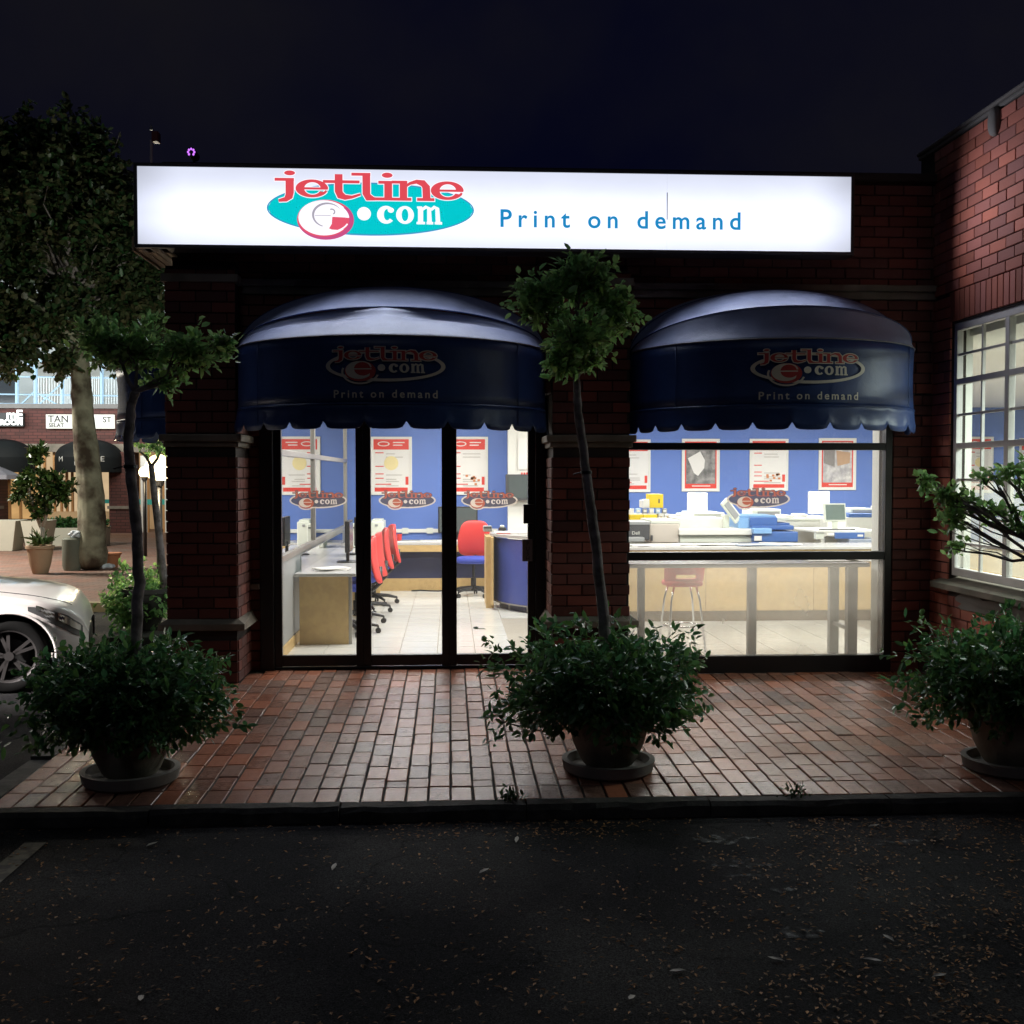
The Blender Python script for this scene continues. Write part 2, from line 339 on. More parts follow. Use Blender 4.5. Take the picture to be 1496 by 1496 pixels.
def lettering(E, k, d, e=0, step=.15):
    dd = [d]
    def nx(): dd[0] += step; return dd[0]
    S, Rr = E.stroke, E.rect
    def slab(x0, x1, y): Rr(k, x0, y-7, x1, y+7, nx(), e)
    # j
    E.ell(k, 322, 131, 28, 12, nx(), e); slab(243, 344, 166)
    S(k, [(322, 166), (322, 235), (318, 255), (300, 272), (262, 279)], [42, 42, 40, 24, 12], nx(), e)
    # e
    def small_e(cx, cy_, rx, ry):
        E.ring(k, cx, cy_, rx, ry, cx+3, cy_, rx*.52, ry*.72, nx(), 25, 360, e)
        Rr(k, cx-rx*.7, cy_-5, cx+rx*.98, cy_+5, nx(), e)
        S(k, arc(cx+3, cy_-4, rx*.92, ry*.92, 20, 95), [10]*15, nx(), e)
    small_e(440, 212, 86, 47)
    # t
    S(k, [(583, 134), (583, 225), (592, 246), (618, 257), (655, 255), (700, 240)], [40, 40, 40, 26, 14, 10], nx(), e); slab(500, 694, 174)
    # l
    slab(652, 752, 133); S(k, [(731, 128), (731, 236), (742, 256), (772, 263), (800, 263)], [40, 40, 38, 16, 12], nx(), e)
    # i
    E.ell(k, 843, 136, 28, 13, nx(), e); slab(796, 868, 174); S(k, [(848, 170), (848, 262)], [40, 40], nx(), e); slab(780, 905, 263)
    # n
    slab(868, 950, 172); S(k, [(930, 170), (930, 262)], [38, 38], nx(), e); slab(890, 972, 263)
    S(k, [(940, 196), (965, 178), (1000, 168), (1035, 176), (1052, 196), (1055, 262)], [10, 14, 20, 34, 40, 40], nx(), e); slab(1004, 1096, 263)
    small_e(1166, 214, 88, 49)
def dotcom(E, k, d, e=0):
    dd = [d]
    def nx(): dd[0] += .15; return dd[0]
    E.ell(k, 718, 343, 37, 36, nx(), e)
    E.ring(k, 836, 347, 48, 48, 842, 347, 18, 30, nx(), 40, 325, e); E.ell(k, 862, 322, 17, 14, nx(), e)
    E.ring(k, 938, 347, 48, 48, 938, 347, 18, 33, nx(), 0, 360, e)
    E.stroke(k, [(1022, 305), (1022, 392)], [28, 28], nx(), e); E.rect(k, 1003, 300, 1030, 312, nx(), e); E.rect(k, 1000, 382, 1046, 396, nx(), e)
    E.stroke(k, [(1030, 318), (1050, 303), (1068, 310), (1070, 392)], [14, 18, 22, 26], nx(), e); E.rect(k, 1054, 382, 1090, 396, nx(), e)
    E.stroke(k, [(1078, 318), (1096, 303), (1112, 310), (1116, 392)], [14, 18, 22, 26], nx(), e); E.rect(k, 1098, 382, 1138, 396, nx(), e)
def nx_(dd):
    def f(): dd[0] += .15; return dd[0]
    return f
def ball2(E, kd, kl, kh, nx):
    E.ell(kl, 503, 368, 136, 94, nx())
    E.quad(kd, [(548, 362), (652, 366), (655, 392), (640, 412), (615, 424), (580, 432), (545, 430), (530, 424), (545, 400)], nx())
    E.ring(kh, 520, 352, 80, 66, 527, 355, 76, 60, nx(), 110, 330, n=30); E.rect(kh, 455, 354, 560, 357, nx())
    E.stroke(kl, [(540, 356), (600, 357), (636, 360)], [12, 12, 14], nx()); E.stroke(kl, arc(505, 372, 132, 76, 20, 100), [8]*15, nx())
    E.stroke(kh, arc(545, 335, 16, 14, -120, 60), [7]*15, nx())
def ball(E, kd, kl, kh, d):
    E.ell(kd, 512, 378, 152, 107, d)
    dd = [d+1.0]
    if kh is not None: return ball2(E, kd, kl, kh, nx_(dd))
    def nx(): dd[0] += .15; return dd[0]
    E.ring(kl, 500, 368, 132, 93, 540, 352, 88, 74, nx(), 40, 350)
    E.rect(kl, 452, 350, 622, 362, nx()); E.stroke(kl, arc(532, 352, 84, 72, -170, -10), [10]*15, nx())
    if kh: E.ring(kh, 545, 345, 76, 60, 552, 340, 58, 46, nx(), 190, 330)
def em_raster(E, name, mm, parent, x0=160, x1=1350, y0=105, y1=520, nx=290):
    """one layer of film: each small cell takes the colour printed last there"""
    cs = (x1-x0)/nx; ny = int((y1-y0)/cs); gx = x0+(np.arange(nx)+.5)*cs; gy = y0+(np.arange(ny)+.5)*cs; G = np.full((ny, nx), -1); ks = list(mm)
    for d, k, pts in sorted(E.flat, key=lambda a: a[0]):
        if k not in mm: continue
        P_ = np.array(pts); i0, i1 = np.searchsorted(gx, (P_[:, 0].min(), P_[:, 0].max())); j0, j1 = np.searchsorted(gy, (P_[:, 1].min(), P_[:, 1].max()))
        if i0 >= i1 or j0 >= j1: continue
        XX, YY = np.meshgrid(gx[i0:i1], gy[j0:j1]); ins = np.zeros(XX.shape, bool)
        for a in range(len(P_)):
            (xa, ya), (xb, yb) = P_[a-1], P_[a]
            if ya == yb: continue
            ins ^= ((ya > YY) != (yb > YY)) & (XX < (xb-xa)*(YY-ya)/(yb-ya)+xa)
        G[j0:j1, i0:i1][ins] = ks.index(k)
    mb = MB()
    for j in range(ny):
        i = 0
        while i < nx:
            v = G[j, i]; e = i+1
            while e < nx and G[j, e] == v: e += 1
            if v >= 0: xa, xb, ya, yb = x0+i*cs, x0+e*cs, y0+j*cs, y0+(j+1)*cs; mb.add([E.place(xa, ya, 0), E.place(xb, ya, 0), E.place(xb, yb, 0), E.place(xa, yb, 0)], [(0, 1, 2, 3)], int(v))
            i = e
    return mb.build(name, list(mm.values()), parent)
def em_join(E, name, mm, parent):
    mb = MB(); ms = []
    for k, m in mm.items():
        if k not in E.parts: continue
        q = E.parts[k]; mb.add(q.v, q.f, len(ms)); ms.append(m)
    return mb.build(name, ms, parent)
def text_fit(s, size, width, place, off=0, m=0, mb=None):
    cu = lambda sp: text_mb(s, size, lambda x, y: (x, 0, y), spacing=sp, off=off)
    def wid(sp):
        q = cu(sp); xs = [p[0] for p in q.v]; return max(xs)-min(xs)
    w1, w2 = wid(1), wid(2); sp = 1+(width-w1)/(w2-w1)
    return text_mb(s, size, place, off=off, spacing=sp, m=m, mb=mb)

# ================================================================== ground
FZ = lambda y: .021*(min(y, 8.6)-8.6)            # the pavement falls 2 per cent towards the road
ROADZ = -.135
g = MB()
n = 60
xs = [-60+i*2 for i in range(n+1)]; ys = [-8, -2, 2, 4, 5.5, 7, 9, 12, 14.2, 20, 30, 45, 70, 120]
vv = [(x, y, ROADZ) for y in ys for x in xs]
g.add(vv, [(j*(n+1)+i, j*(n+1)+i+1, (j+1)*(n+1)+i+1, (j+1)*(n+1)+i) for j in range(len(ys)-1) for i in range(n)])
asph = mat('asphalt', (.018, .0178, .019), .95, var=.6, scale=2.4, bump=.9, bscale=170, spec=.12, col2=(.040, .039, .038))
n_ = [x for x in asph.node_tree.nodes if x.type == 'TEX_NOISE'][0]; n_.inputs['Detail'].default_value = 14; n_.inputs['Roughness'].default_value = .82
tag(g.build('road', asph), kind='structure')
# worn pale scuffs on the asphalt (stains)
t = asph.node_tree; p_ = t.nodes['Principled BSDF']; tcv = nn(t, 'ShaderNodeTexCoord'); nz = nn(t, 'ShaderNodeTexNoise'); nz.inputs['Scale'].default_value = 4; nz.inputs['Detail'].default_value = 6; t.links.new(tcv.outputs['Object'], nz.inputs[0])
av = nn(t, 'ShaderNodeVectorMath', operation='MULTIPLY_ADD'); t.links.new(nz.outputs['Color'], av.inputs[0]); av.inputs[1].default_value = (.35, .35, 0); t.links.new(tcv.outputs['Object'], av.inputs[2])
vo = nn(t, 'ShaderNodeTexVoronoi', feature='DISTANCE_TO_EDGE'); vo.inputs['Scale'].default_value = .9; t.links.new(av.outputs[0], vo.inputs['Vector'])
mr = nn(t, 'ShaderNodeMapRange'); t.links.new(vo.outputs['Distance'], mr.inputs[0]); mr.inputs[2].default_value = .006; mr.inputs[3].default_value = .35; mr.inputs[4].default_value = 1
n5 = nn(t, 'ShaderNodeTexNoise'); n5.inputs['Scale'].default_value = 160; n5.inputs['Detail'].default_value = 2; t.links.new(tcv.outputs['Object'], n5.inputs[0])
r5 = nn(t, 'ShaderNodeMapRange'); t.links.new(n5.outputs['Fac'], r5.inputs[0]); r5.inputs[1].default_value = .35; r5.inputs[2].default_value = .70; r5.inputs[3].default_value = .45; r5.inputs[4].default_value = 2.2
mm5 = nn(t, 'ShaderNodeMath', operation='MULTIPLY'); t.links.new(mr.outputs[0], mm5.inputs[0]); t.links.new(r5.outputs[0], mm5.inputs[1])
hv = nn(t, 'ShaderNodeHueSaturation'); src = p_.inputs['Base Color'].links[0].from_socket; t.links.new(src, hv.inputs['Color']); t.links.new(mm5.outputs[0], hv.inputs['Value']); t.links.new(hv.outputs[0], p_.inputs['Base Color'])
scuff = bpy.data.materials.new('pale_scuff'); scuff.use_nodes = True; t = scuff.node_tree; o_m = t.nodes['Material Output']; p_ = t.nodes['Principled BSDF']; p_.inputs['Base Color'].default_value = (.15, .15, .145, 1); p_.inputs['Roughness'].default_value = .9
tcv = nn(t, 'ShaderNodeTexCoord'); nz = nn(t, 'ShaderNodeTexNoise'); nz.inputs['Scale'].default_value = 22; nz.inputs['Detail'].default_value = 8; t.links.new(tcv.outputs['Object'], nz.inputs[0]); mr = nn(t, 'ShaderNodeMapRange'); t.links.new(nz.outputs['Fac'], mr.inputs[0]); mr.inputs[1].default_value = .48; mr.inputs[2].default_value = .72
tr_ = nn(t, 'ShaderNodeBsdfTransparent'); mx = nn(t, 'ShaderNodeMixShader'); t.links.new(mr.outputs[0], mx.inputs[0]); t.links.new(tr_.outputs[0], mx.inputs[1]); t.links.new(p_.outputs[0], mx.inputs[2]); t.links.new(mx.outputs[0], o_m.inputs[0])
sm = MB()
def blotch(cx, cy_, rx, ry, ang, z, n=22, seed=0):
    rn = random.Random(seed); pts = []
    for i in range(n):
        a = 2*math.pi*i/n; q = .65+.5*rn.random(); x = rx*q*math.cos(a); y = ry*q*math.sin(a)
        pts.append((cx+x*math.cos(ang)-y*math.sin(ang), cy_+x*math.sin(ang)+y*math.cos(ang), z))
    return pts
for i, (px, py, rx, ry) in enumerate(((1165, 1364, .10, .06), (1090, 1281, .16, .02), (1145, 1302, .08, .03), (1085, 1262, .16, .06), (1060, 1228, .22, .07), (1290, 1232, .20, .04))):
    p = at(px, py, Z=ROADZ); sm.add(blotch(p.x, p.y, rx, ry, .05, ROADZ+.004, seed=i), [tuple(range(22))])
tag(sm.build('road_stain', scuff), kind='stuff')
pl = MB(); a = at(-40, 1310, Z=ROADZ); b_ = at(52, 1232, Z=ROADZ)
d = (b_-a).normalized(); nn_ = Vector((-d.y, d.x, 0))*.05
pl.add([a-nn_+Vector((0,0,.004)), b_-nn_+Vector((0,0,.004)), b_+nn_+Vector((0,0,.004)), a+nn_+Vector((0,0,.004))], [(0, 1, 2, 3)])
tag(pl.build('parking_line', mat('worn_line_paint', (.11, .11, .085), .8, var=.6, scale=30, col2=(.03, .03, .03))), kind='structure')

# pavement: bed, kerb stones, bricks
PX0, PX1, PY0 = -2.27, 3.80, 5.52
pv = MB()
def slab_prism(mb, x0, x1, y0, y1, zt, zb, m=0):
    mb.add([(x0,y0,zb),(x1,y0,zb),(x1,y1,zb),(x0,y1,zb),(x0,y0,zt(y0)),(x1,y0,zt(y0)),(x1,y1,zt(y1)),(x0,y1,zt(y1))],
           [(0,3,2,1),(4,5,6,7),(0,1,5,4),(1,2,6,5),(2,3,7,6),(3,0,4,7)], m)
slab_prism(pv, PX0, 12, PY0, 8.6, lambda y: FZ(y)-.012, -.3)
slab_prism(pv, PX0, -1.5, 8.6, 10.9, lambda y: -.012, -.3); slab_prism(pv, -3.35, -1.5, 10.9, 13.9, lambda y: -.012, -.3)
slab_prism(pv, -1.5, PX1, 8.6, 8.96, lambda y: -.012, -.3)
pave = tag(pv.build('pavement', joint), kind='structure')
kb = MB(); 
for x0 in np.arange(-2.38, 12, .92):
    zt = FZ(PY0)+.008*random.random()-.004; dy = .012*random.random(); n0 = len(kb.v)
    for q_ in range(8):   # each stone's top edge worn unevenly
        xa, xb = x0+q_*.114, x0+(q_+1)*.114-(0 if q_ < 7 else 0)
        if q_ == 0: e0 = (random.gauss(0, .004), random.gauss(0, .005))
        e1 = (random.gauss(0, .004), random.gauss(0, .005))
        yf = PY0-.105-dy; kb.add([(xa, yf+e0[0], -.4), (xb, yf+e1[0], -.4), (xb, PY0-.003, -.4), (xa, PY0-.003, -.4), (xa, yf+e0[0], zt-.022+e0[1]), (xb, yf+e1[0], zt-.022+e1[1]), (xb, yf+.022+e1[0], zt+e1[1]*.4), (xa, yf+.022+e0[0], zt+e0[1]*.4), (xb, PY0-.003, zt), (xa, PY0-.003, zt)],
               [(0, 1, 5, 4), (4, 5, 6, 7), (7, 6, 8, 9), (1, 2, 8, 6, 5)] if q_ == 7 else ([(0, 1, 5, 4), (4, 5, 6, 7), (7, 6, 8, 9), (0, 4, 7, 9, 3)] if q_ == 0 else [(0, 1, 5, 4), (4, 5, 6, 7), (7, 6, 8, 9)])); e0 = e1
for y0 in np.arange(PY0, 10.8, .92): kb.box(PX0-.13, y0, -.4, PX0-.003, y0+.912, FZ(y0)+.003)
kerbst = mat('kerb_stone', (.060, .056, .050), .9, var=.5, scale=14, bump=1.0, bscale=40, col2=(.025, .025, .022))
kerb = tag(kb.build('kerb', kerbst), kind='structure')
# pavers
pm = MB(); hx, hy, hz, cf = .053, .111, .03, .0035
pm.add([(-hx,-hy,-hz),(hx,-hy,-hz),(hx,hy,-hz),(-hx,hy,-hz),(-hx,-hy,hz-cf),(hx,-hy,hz-cf),(hx,hy,hz-cf),(-hx,hy,hz-cf),(-hx+cf,-hy+cf,hz),(hx-cf,-hy+cf,hz),(hx-cf,hy-cf,hz),(-hx+cf,hy-cf,hz)],
       [(0,1,5,4),(1,2,6,5),(2,3,7,6),(3,0,4,7),(4,5,9,8),(5,6,10,9),(6,7,11,10),(7,4,8,11),(8,9,10,11)])
proto = pm.build('paver_proto', paver); pmesh = proto.data; bpy.data.objects.remove(proto)
rng = random.Random(3); pcs = []
ncol = int((PX1-PX0)/.1135)
for c in range(ncol+1):
    x = PX0+.057+c*.1135
    if x > PX1-.05: break
    y = PY0+.003; ymax = 8.95 if -1.5 < x < .77 else (8.62 if x > 0 else 8.8)
    if -2.2 < x < -1.55 or .72 < x < 1.42: ymax = 8.44
    L0 = .222; pcs.append((x, y+L0/2, L0)); y += L0+.009
    first = rng.choice((.06, .10, .15, .19, .222)) if rng.random() < .9 else .222
    while y < ymax-.03:
        l = min(first if first else .222, ymax-y); first = None; l = l if l else .222
        pcs.append((x, y+l/2, l)); y += l+.0085+rng.random()*.002
ex = []
for x in np.arange(-2.21, -2.0, .1135):
    y = 8.8
    while y < 10.8: ex.append((x, y+.111, .222)); y += .231
def pjit(): return (rng.gauss(0, .006), rng.gauss(0, .006), rng.gauss(0, .008))
def shows(p):
    return not (p[0] < -2.1 and p[1] < 6.8)
order = sorted([p for p in pcs if shows(p)], key=lambda p: p[1])
ind, rest = order[:300], order[300:]+[p for p in pcs if not shows(p)]+ex
SL = math.atan(.021)
for (x, y, l) in ind:
    j = pjit()
    o = inst(pmesh, 'paver', pave, (x+rng.gauss(0, .0012), y, FZ(y)-.03+rng.gauss(0, .0012)), (SL+j[0], j[1], j[2]), (rng.uniform(.955, 1.0), l/.222, 1))
rb = MB()
for (x, y, l) in rest:
    q = MB(); q.add([(v.co.x*rng.uniform(.97, 1), v.co.y*l/.222, v.co.z) for v in pmesh.vertices], [tuple(f.vertices) for f in pmesh.polygons])
    z = FZ(y)-.03+rng.gauss(0, .0012); s_ = SL if y < 8.6 else 0; jx = rng.gauss(0, .006)
    rb.add([(p[0]+x, p[1]+y, p[2]+z+p[1]*(s_+jx)) for p in q.v], q.f)
rb.build('paver', paver, pave, kind='stuff')
# plaza: a brick-paved square beyond the lane
pz = MB(); pz.box(-60, 14.1, -.4, 30, 60, -.03)
plazam = mat('plaza_paving', (.27, .165, .13), .62, var=.3, scale=3, bump=.25, bscale=50, col2=(.26, .20, .17))
t = plazam.node_tree; p_ = t.nodes['Principled BSDF']
br = nn(t, 'ShaderNodeTexBrick'); br.inputs['Scale'].default_value = 1.0; br.inputs['Brick Width'].default_value = .23; br.inputs['Row Height'].default_value = .115; br.inputs['Mortar Size'].default_value = .006
br.inputs['Color1'].default_value = (1.15, 1, .95, 1); br.inputs['Color2'].default_value = (.75, .72, .7, 1); br.inputs['Mortar'].default_value = (.3, .3, .3, 1)
tcn = nn(t, 'ShaderNodeTexCoord'); t.links.new(tcn.outputs['Object'], br.inputs['Vector'])
mxn = nn(t, 'ShaderNodeMix', data_type='RGBA', blend_type='MULTIPLY'); mxn.inputs[0].default_value = 1
src = p_.inputs['Base Color'].links[0].from_socket; t.links.new(src, mxn.inputs[6]); t.links.new(br.outputs['Color'], mxn.inputs[7]); t.links.new(mxn.outputs[2], p_.inputs['Base Color'])
plaza = tag(pz.build('plaza_paving', plazam), kind='structure')
pk = MB()
for x0 in np.arange(-24, 10, .95): pk.box(x0, 13.95, -.4, x0+.94, 14.095, -.02)
tag(pk.build('plaza_kerb', mat('plaza_kerb_stone', (.30, .26, .16), .85, var=.3, scale=6, bump=.3)), kind='structure')

# ================================================================== the shop building
shop = thing('shop_building', (0, 8.6, 0), 'dark red brick corner shop with lit glass front below the long white sign', 'shop building')
core = MB()
YP, YW, YD = 8.43, 8.60, 8.98
# header wall, piers' cores
core.box(-2.10, YW, 2.20, 3.836, YW+.28, 3.86)
core.box(3.50, YW+.004, -.05, 3.836, YW+.28, 2.20)
core.box(-1.93, YW+.28, 2.20, -1.50, 15.6, 3.5)
core.box(-1.60, YD-.03, -.05, -1.515, YD+.2, 2.2)
core.box(-1.93, 15.6, -.05, 9.6, 15.85, 3.5)if False else None
core.build('wall', mortar, shop, bevel=.003)
# bricks: unit mesh facing -Y
bm = MB(); a, b_, c_, q = .111, .010, .0365, .003
bm.add([(-a, b_, -c_), (a, b_, -c_), (a, b_, c_), (-a, b_, c_), (-a, -b_+q, -c_), (a, -b_+q, -c_), (a, -b_+q, c_), (-a, -b_+q, c_), (-a+q, -b_, -c_+q), (a-q, -b_, -c_+q), (a-q, -b_, c_-q), (-a+q, -b_, c_-q)],
       [(0,4,5,1),(1,5,6,2),(2,6,7,3),(3,7,4,0),(4,8,9,5),(5,9,10,6),(6,10,11,7),(7,11,8,4),(8,11,10,9)][::1])
bm.f = [tuple(reversed(f)) for f in bm.f]
bp_ = bm.build('brick_proto', brick); bmesh_ = bp_.data; bpy.data.objects.remove(bp_)
wmesh = bmesh_.copy(); wmesh.materials[0] = wbrick
COURSE = .0815
def courses(u0, u1, z0, z1, phase=0, holes=()):
    out = []; k = 0; z = z0
    while z+.073 <= z1+.004:
        u = u0-(.1155 if (k+phase) % 2 else 0)
        while u < u1-.02:
            a = max(u, u0); b = min(u+.222, u1)
            if b-a > .03:
                segs = [(a, b)]
                for (h0, h1, g0, g1) in holes:
                    if z+.07 > g0 and z < g1:
                        ns = []
                        for (p, q) in segs:
                            if p < h0: ns.append((p, min(q, h0)))
                            if q > h1: ns.append((max(p, h1), q))
                        segs = [s for s in ns if s[1]-s[0] > .03]
                for p, q in segs: out.append(((p+q)/2, z+.0365, q-p))
            u += .231
        z += COURSE; k += 1
    return out
brg = random.Random(11)
class Wall:
    """bricks of one face; face 'y' looks to the camera, 'x+' to the right, 'x-' to the left"""
    def __init__(s, face, plane): s.face, s.plane = face, plane
    def loc(s, u, z, out=0):
        o = .004+brg.gauss(0, .0012)
        return (u, s.plane-o, z) if s.face == 'y' else ((s.plane+o, u, z) if s.face == 'x+' else (s.plane-o, u, z))
    def rz(s): return {'y': 0, 'x+': R(90), 'x-': R(-90)}[s.face]
singles = {}
def lay(parent, wall, cs, single, joined, vert=False):
    bm_ = wmesh if parent.name.startswith('brick_wing') else bmesh_
    for u, z, l in cs:
        loc = wall.loc(u, z)
        if single:
            o = inst(bm_, 'brick', parent, loc, (0, 0, wall.rz()+brg.gauss(0, .004)), (l/.222, 1, 1))
        else:
            M = Matrix.Rotation(wall.rz(), 3, 'Z')
            joined.add([tuple(M@Vector((v.co.x*l/.222, v.co.y, v.co.z))+Vector(loc)) for v in bmesh_.vertices], [tuple(f.vertices) for f in bmesh_.polygons])
SJ = MB()
def pier(x0, x1, yb):
    p = MB(); p.box(x0, YP, .0, x1, yb, 3.12); return p.build('pier', mortar, shop)
lp = pier(-2.11, -1.605, YD+.05); mp = pier(.785, 1.369, YD+.05)
for P_, x0, x1 in ((lp, -2.115, -1.600), (mp, .780, 1.374)):
    wl = Wall('y', YP)
    lay(P_, wl, courses(x0, x1, .485, 1.76), True, SJ); lay(P_, wl, courses(x0, x1, .0, .37, 1), P_ is lp, SJ); lay(P_, wl, courses(x0, x1, 1.88, 3.1), False, SJ)
wl = Wall('x+', -1.605); lay(lp, wl, courses(YP, YD, .485, 1.76, 1), True, SJ); lay(lp, wl, courses(YP, YD, 0, .37), True, SJ); lay(lp, wl, courses(YP, YD, 1.88, 2.2), False, SJ)
wl = Wall('x-', .785); lay(mp, wl, courses(YP, YD, .485, 1.76, 1), False, SJ); lay(mp, wl, courses(YP, YD, 0, .37), False, SJ)
wl = Wall('x-', -2.11); lay(lp, wl, courses(YP, YD, 0, 2.2), False, SJ)
wl = Wall('y', YD-.03); lay(lp, wl, courses(-1.597, -1.517, 0, 2.1), True, SJ)
wl = Wall('y', YW+.004); rp_c = courses(3.50, 3.832, .0, 2.2)
wl0 = MB(); wl0.box(3.51, YW+.02, 0, 3.83, YW+.2, 2.19); rpier = wl0.build('pier', mortar, shop)
lay(rpier, wl, rp_c, True, SJ)
wl = Wall('y', YW); lay(shop, wl, courses(-2.1, 3.83, 2.21, 3.84, 0, ((-2.12, -1.6, 2, 3.12), (.78, 1.37, 2, 3.12))), False, SJ)
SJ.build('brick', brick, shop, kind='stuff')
# stone ledges, capitals, string course
st = MB()
for x0, x1 in ((-2.11, -1.605), (.785, 1.369)):
    lg = MB()
    lg.add([(x0-.07, YP-.07, .40), (x1+.07, YP-.07, .40), (x1+.07, YD-.02, .40), (x0-.07, YD-.02, .40), (x0-.07, YP-.07, .45), (x1+.07, YP-.07, .45), (x1+.02, YD-.02, .485), (x0-.02, YD-.02, .485), (x0-.005, YP-.005, .485), (x1+.005, YP-.005, .485)],
           [(0,3,2,1),(0,1,5,4),(1,2,6,5),(2,3,7,6),(3,0,4,7),(4,5,9,8),(5,6,9),(7,4,8),(8,9,6,7)])
    lg.build('stone_ledge', stone, shop, bevel=.008)
    cp = MB(); cp.box(x0-.025, YP-.025, 1.775, x1+.025, YD-.01, 1.815); cp.box(x0-.05, YP-.05, 1.815, x1+.05, YD-.01, 1.87); cp.build('capital', stone, shop, bevel=.008)
    cp = MB(); cp.box(x0-.03, YP-.03, 3.0, x1+.03, YW-.002, 3.06); cp.build('capital', stone, shop, bevel=.006)
lg = MB(); lg.box(-1.60, YD-.10, .655, -1.517, YD-.034, .70); lg.build('stone_ledge', stone, shop, bevel=.006)
sc_ = MB(); 
for x0, x1 in ((-1.57, .75), (1.41, 3.83)): sc_.box(x0, YW-.06, 3.0, x1, YW-.001, 3.05); sc_.box(x0, YW-.035, 2.94, x1, YW-.001, 3.0)
sc_.build('string_course', stone, shop, bevel=.005)
cpg = MB(); cpg.box(-2.16, YW-.05, 3.86, 3.84, YW+.34, 3.92); cpg.build('coping', mortar, shop, bevel=.01)
# soffit boards behind the sign
soff = mat('soffit_timber', (.42, .30, .18), .6, var=.25, scale=12, bump=.2, bscale=30)
for i in range(4):
    x0 = -2.285+i*.058; Bx(x0, 8.26, 3.21+.002*(i % 2), x0+.054, 9.02, 3.225).build('soffit_board', soff, shop, bevel=.003)
Bx(-2.29, 8.26, 3.228, -1.95, 9.02, 3.26).build('soffit_backing', mortar, shop)
Bx(-2.305, 8.26, 3.195, -2.288, 9.02, 3.30).build('fascia_board', soff, shop, bevel=.003)
# interior shell
sh = MB(); sh.box(-1.55, 15.5, 0, 1.22, 15.62, 2.62); sh.box(1.1, 15.62, 0, 1.22, 17.0, 2.62); sh.box(1.1, 17.0, 0, 9.6, 17.12, 2.62)
sh.build('interior_wall', bluewall, shop)
Bx(.80, 15.30, 0, 1.4, 15.498, 2.62).build('interior_wall', white, shop)
sh = MB(); sh.box(3.50, 8.885, 0, 3.60, 9.03, 2.62); sh.box(9.5, 4.0, 0, 9.6, 17.0, 2.62); sh.box(4.1, 4.0, 0, 9.6, 4.1, 2.62)
sh.build('interior_wall', white, shop)
cl = MB(); cl.box(-1.93, 8.885, 2.62, 3.95, 17.1, 2.74); cl.box(3.96, 4.0, 2.62, 9.7, 17.1, 2.74); cl.box(-1.5, YW+.285, 2.2, 3.83, YW+.33, 2.62)
cl.build('ceiling', ceilm, shop)
Bx(-1.93, 8.9, 3.50, 9.7, 17.2, 3.6).build('roof', conc, shop)
fl = MB(); fl.box(-1.5, 9.03, -.2, 3.62, 17, -.004); fl.box(3.62, 4.2, -.2, 9.5, 17, -.004) 
floor = fl.build('floor', grout, shop)
tp = MB(); a, q = .164, .003
tp.add([(-a,-a,-.003),(a,-a,-.003),(a,a,-.003),(-a,a,-.003),(-a+q,-a+q,.003),(a-q,-a+q,.003),(a-q,a-q,.003),(-a+q,a-q,.003)], [(0,1,5,4),(1,2,6,5),(2,3,7,6),(3,0,4,7),(4,5,6,7)])
tpo = tp.build('t', tilem); tmesh = tpo.data; bpy.data.objects.remove(tpo)
for i in range(8):
    for j in range(18):
        if -1.28+i*.333 < .5 or j > 8: inst(tmesh, 'tile', floor, (-1.28+i*.333, 9.22+j*.333, 0))
for i in range(9):
    for j in range(9): inst(tmesh, 'tile', floor, (-1.28+(8+i)*.333-.333*0, 9.22+j*.333, 0))
# ---------------- doors: three black-framed glass leaves
def leaf_door(x0, x1, lab=None, emb=True):
    f = MB(); z1 = 2.15; w = .060
    f.box(x0, YD-.02, .02, x0+w, YD+.03, z1); f.box(x1-w, YD-.02, .02, x1, YD+.03, z1)
    f.box(x0+w, YD-.019, .025, x1-w, YD+.029, .112); f.box(x0+w, YD-.019, z1-.08, x1-w, YD+.029, z1)
    d = f.build('door', black, shop, bevel=.004)
    if lab: d['label'] = lab
    Bx(x0+w, YD, .112, x1-w, YD+.007, z1-.08).build('pane', clear, d)
    return d
def emblem(parent, centre, k, name='emblem', scheme='glass', Y=None, map_=None, depth=.00025):
    c = centre
    place = map_ or (lambda x, y, dd: (c[0]+(x-755)*k, Y-.002-dd*depth, c[2]-(y-318)*k))
    E = Em(place)
    if scheme == 'glass':
        E.ring('edge', 755, 318, 580, 162, 755, 320, 548, 132, 0, n=64); E.ring('edge', 512, 385, 178, 128, 512, 385, 152, 106, .5, 25, 180); E.ell('oval', 755, 320, 548, 132, 1.5)
        lettering(E, 'out', 3, 10, .1); lettering(E, 'let', 6, -1, .1); dotcom(E, 'com', 6); ball(E, 'ball', 'ballw', None, 7)
        return em_raster(E, name, dict(edge=glogrey, oval=glodark, out=glodark, let=glored, com=glogrey, ball=glored, ballw=glogrey), parent)
    if scheme == 'awning':
        E.ring('edge', 755, 322, 582, 165, 755, 322, 540, 134, 0, n=64); E.ring('edge', 512, 385, 185, 130, 512, 385, 165, 112, .5, 15, 200)
        lettering(E, 'out', 2, 8, .1); lettering(E, 'let', 6, -2, .1); dotcom(E, 'com', 4); ball(E, 'ball', 'ballw', None, 5)
        return em_join(E, name, dict(edge=logogrey, out=logogrey, let=logored, com=logogrey, ball=logored, ballw=logogrey), parent)
D1 = leaf_door(-1.408, -.6975); D2 = leaf_door(-.6965, -.0075); D3 = leaf_door(-.0065, .690)
for D, px in ((D1, 465), (D2, 595), (D3, 715)):
    c = at(px, 731, YD); emblem(D, c, .000395, Y=YD-.001)
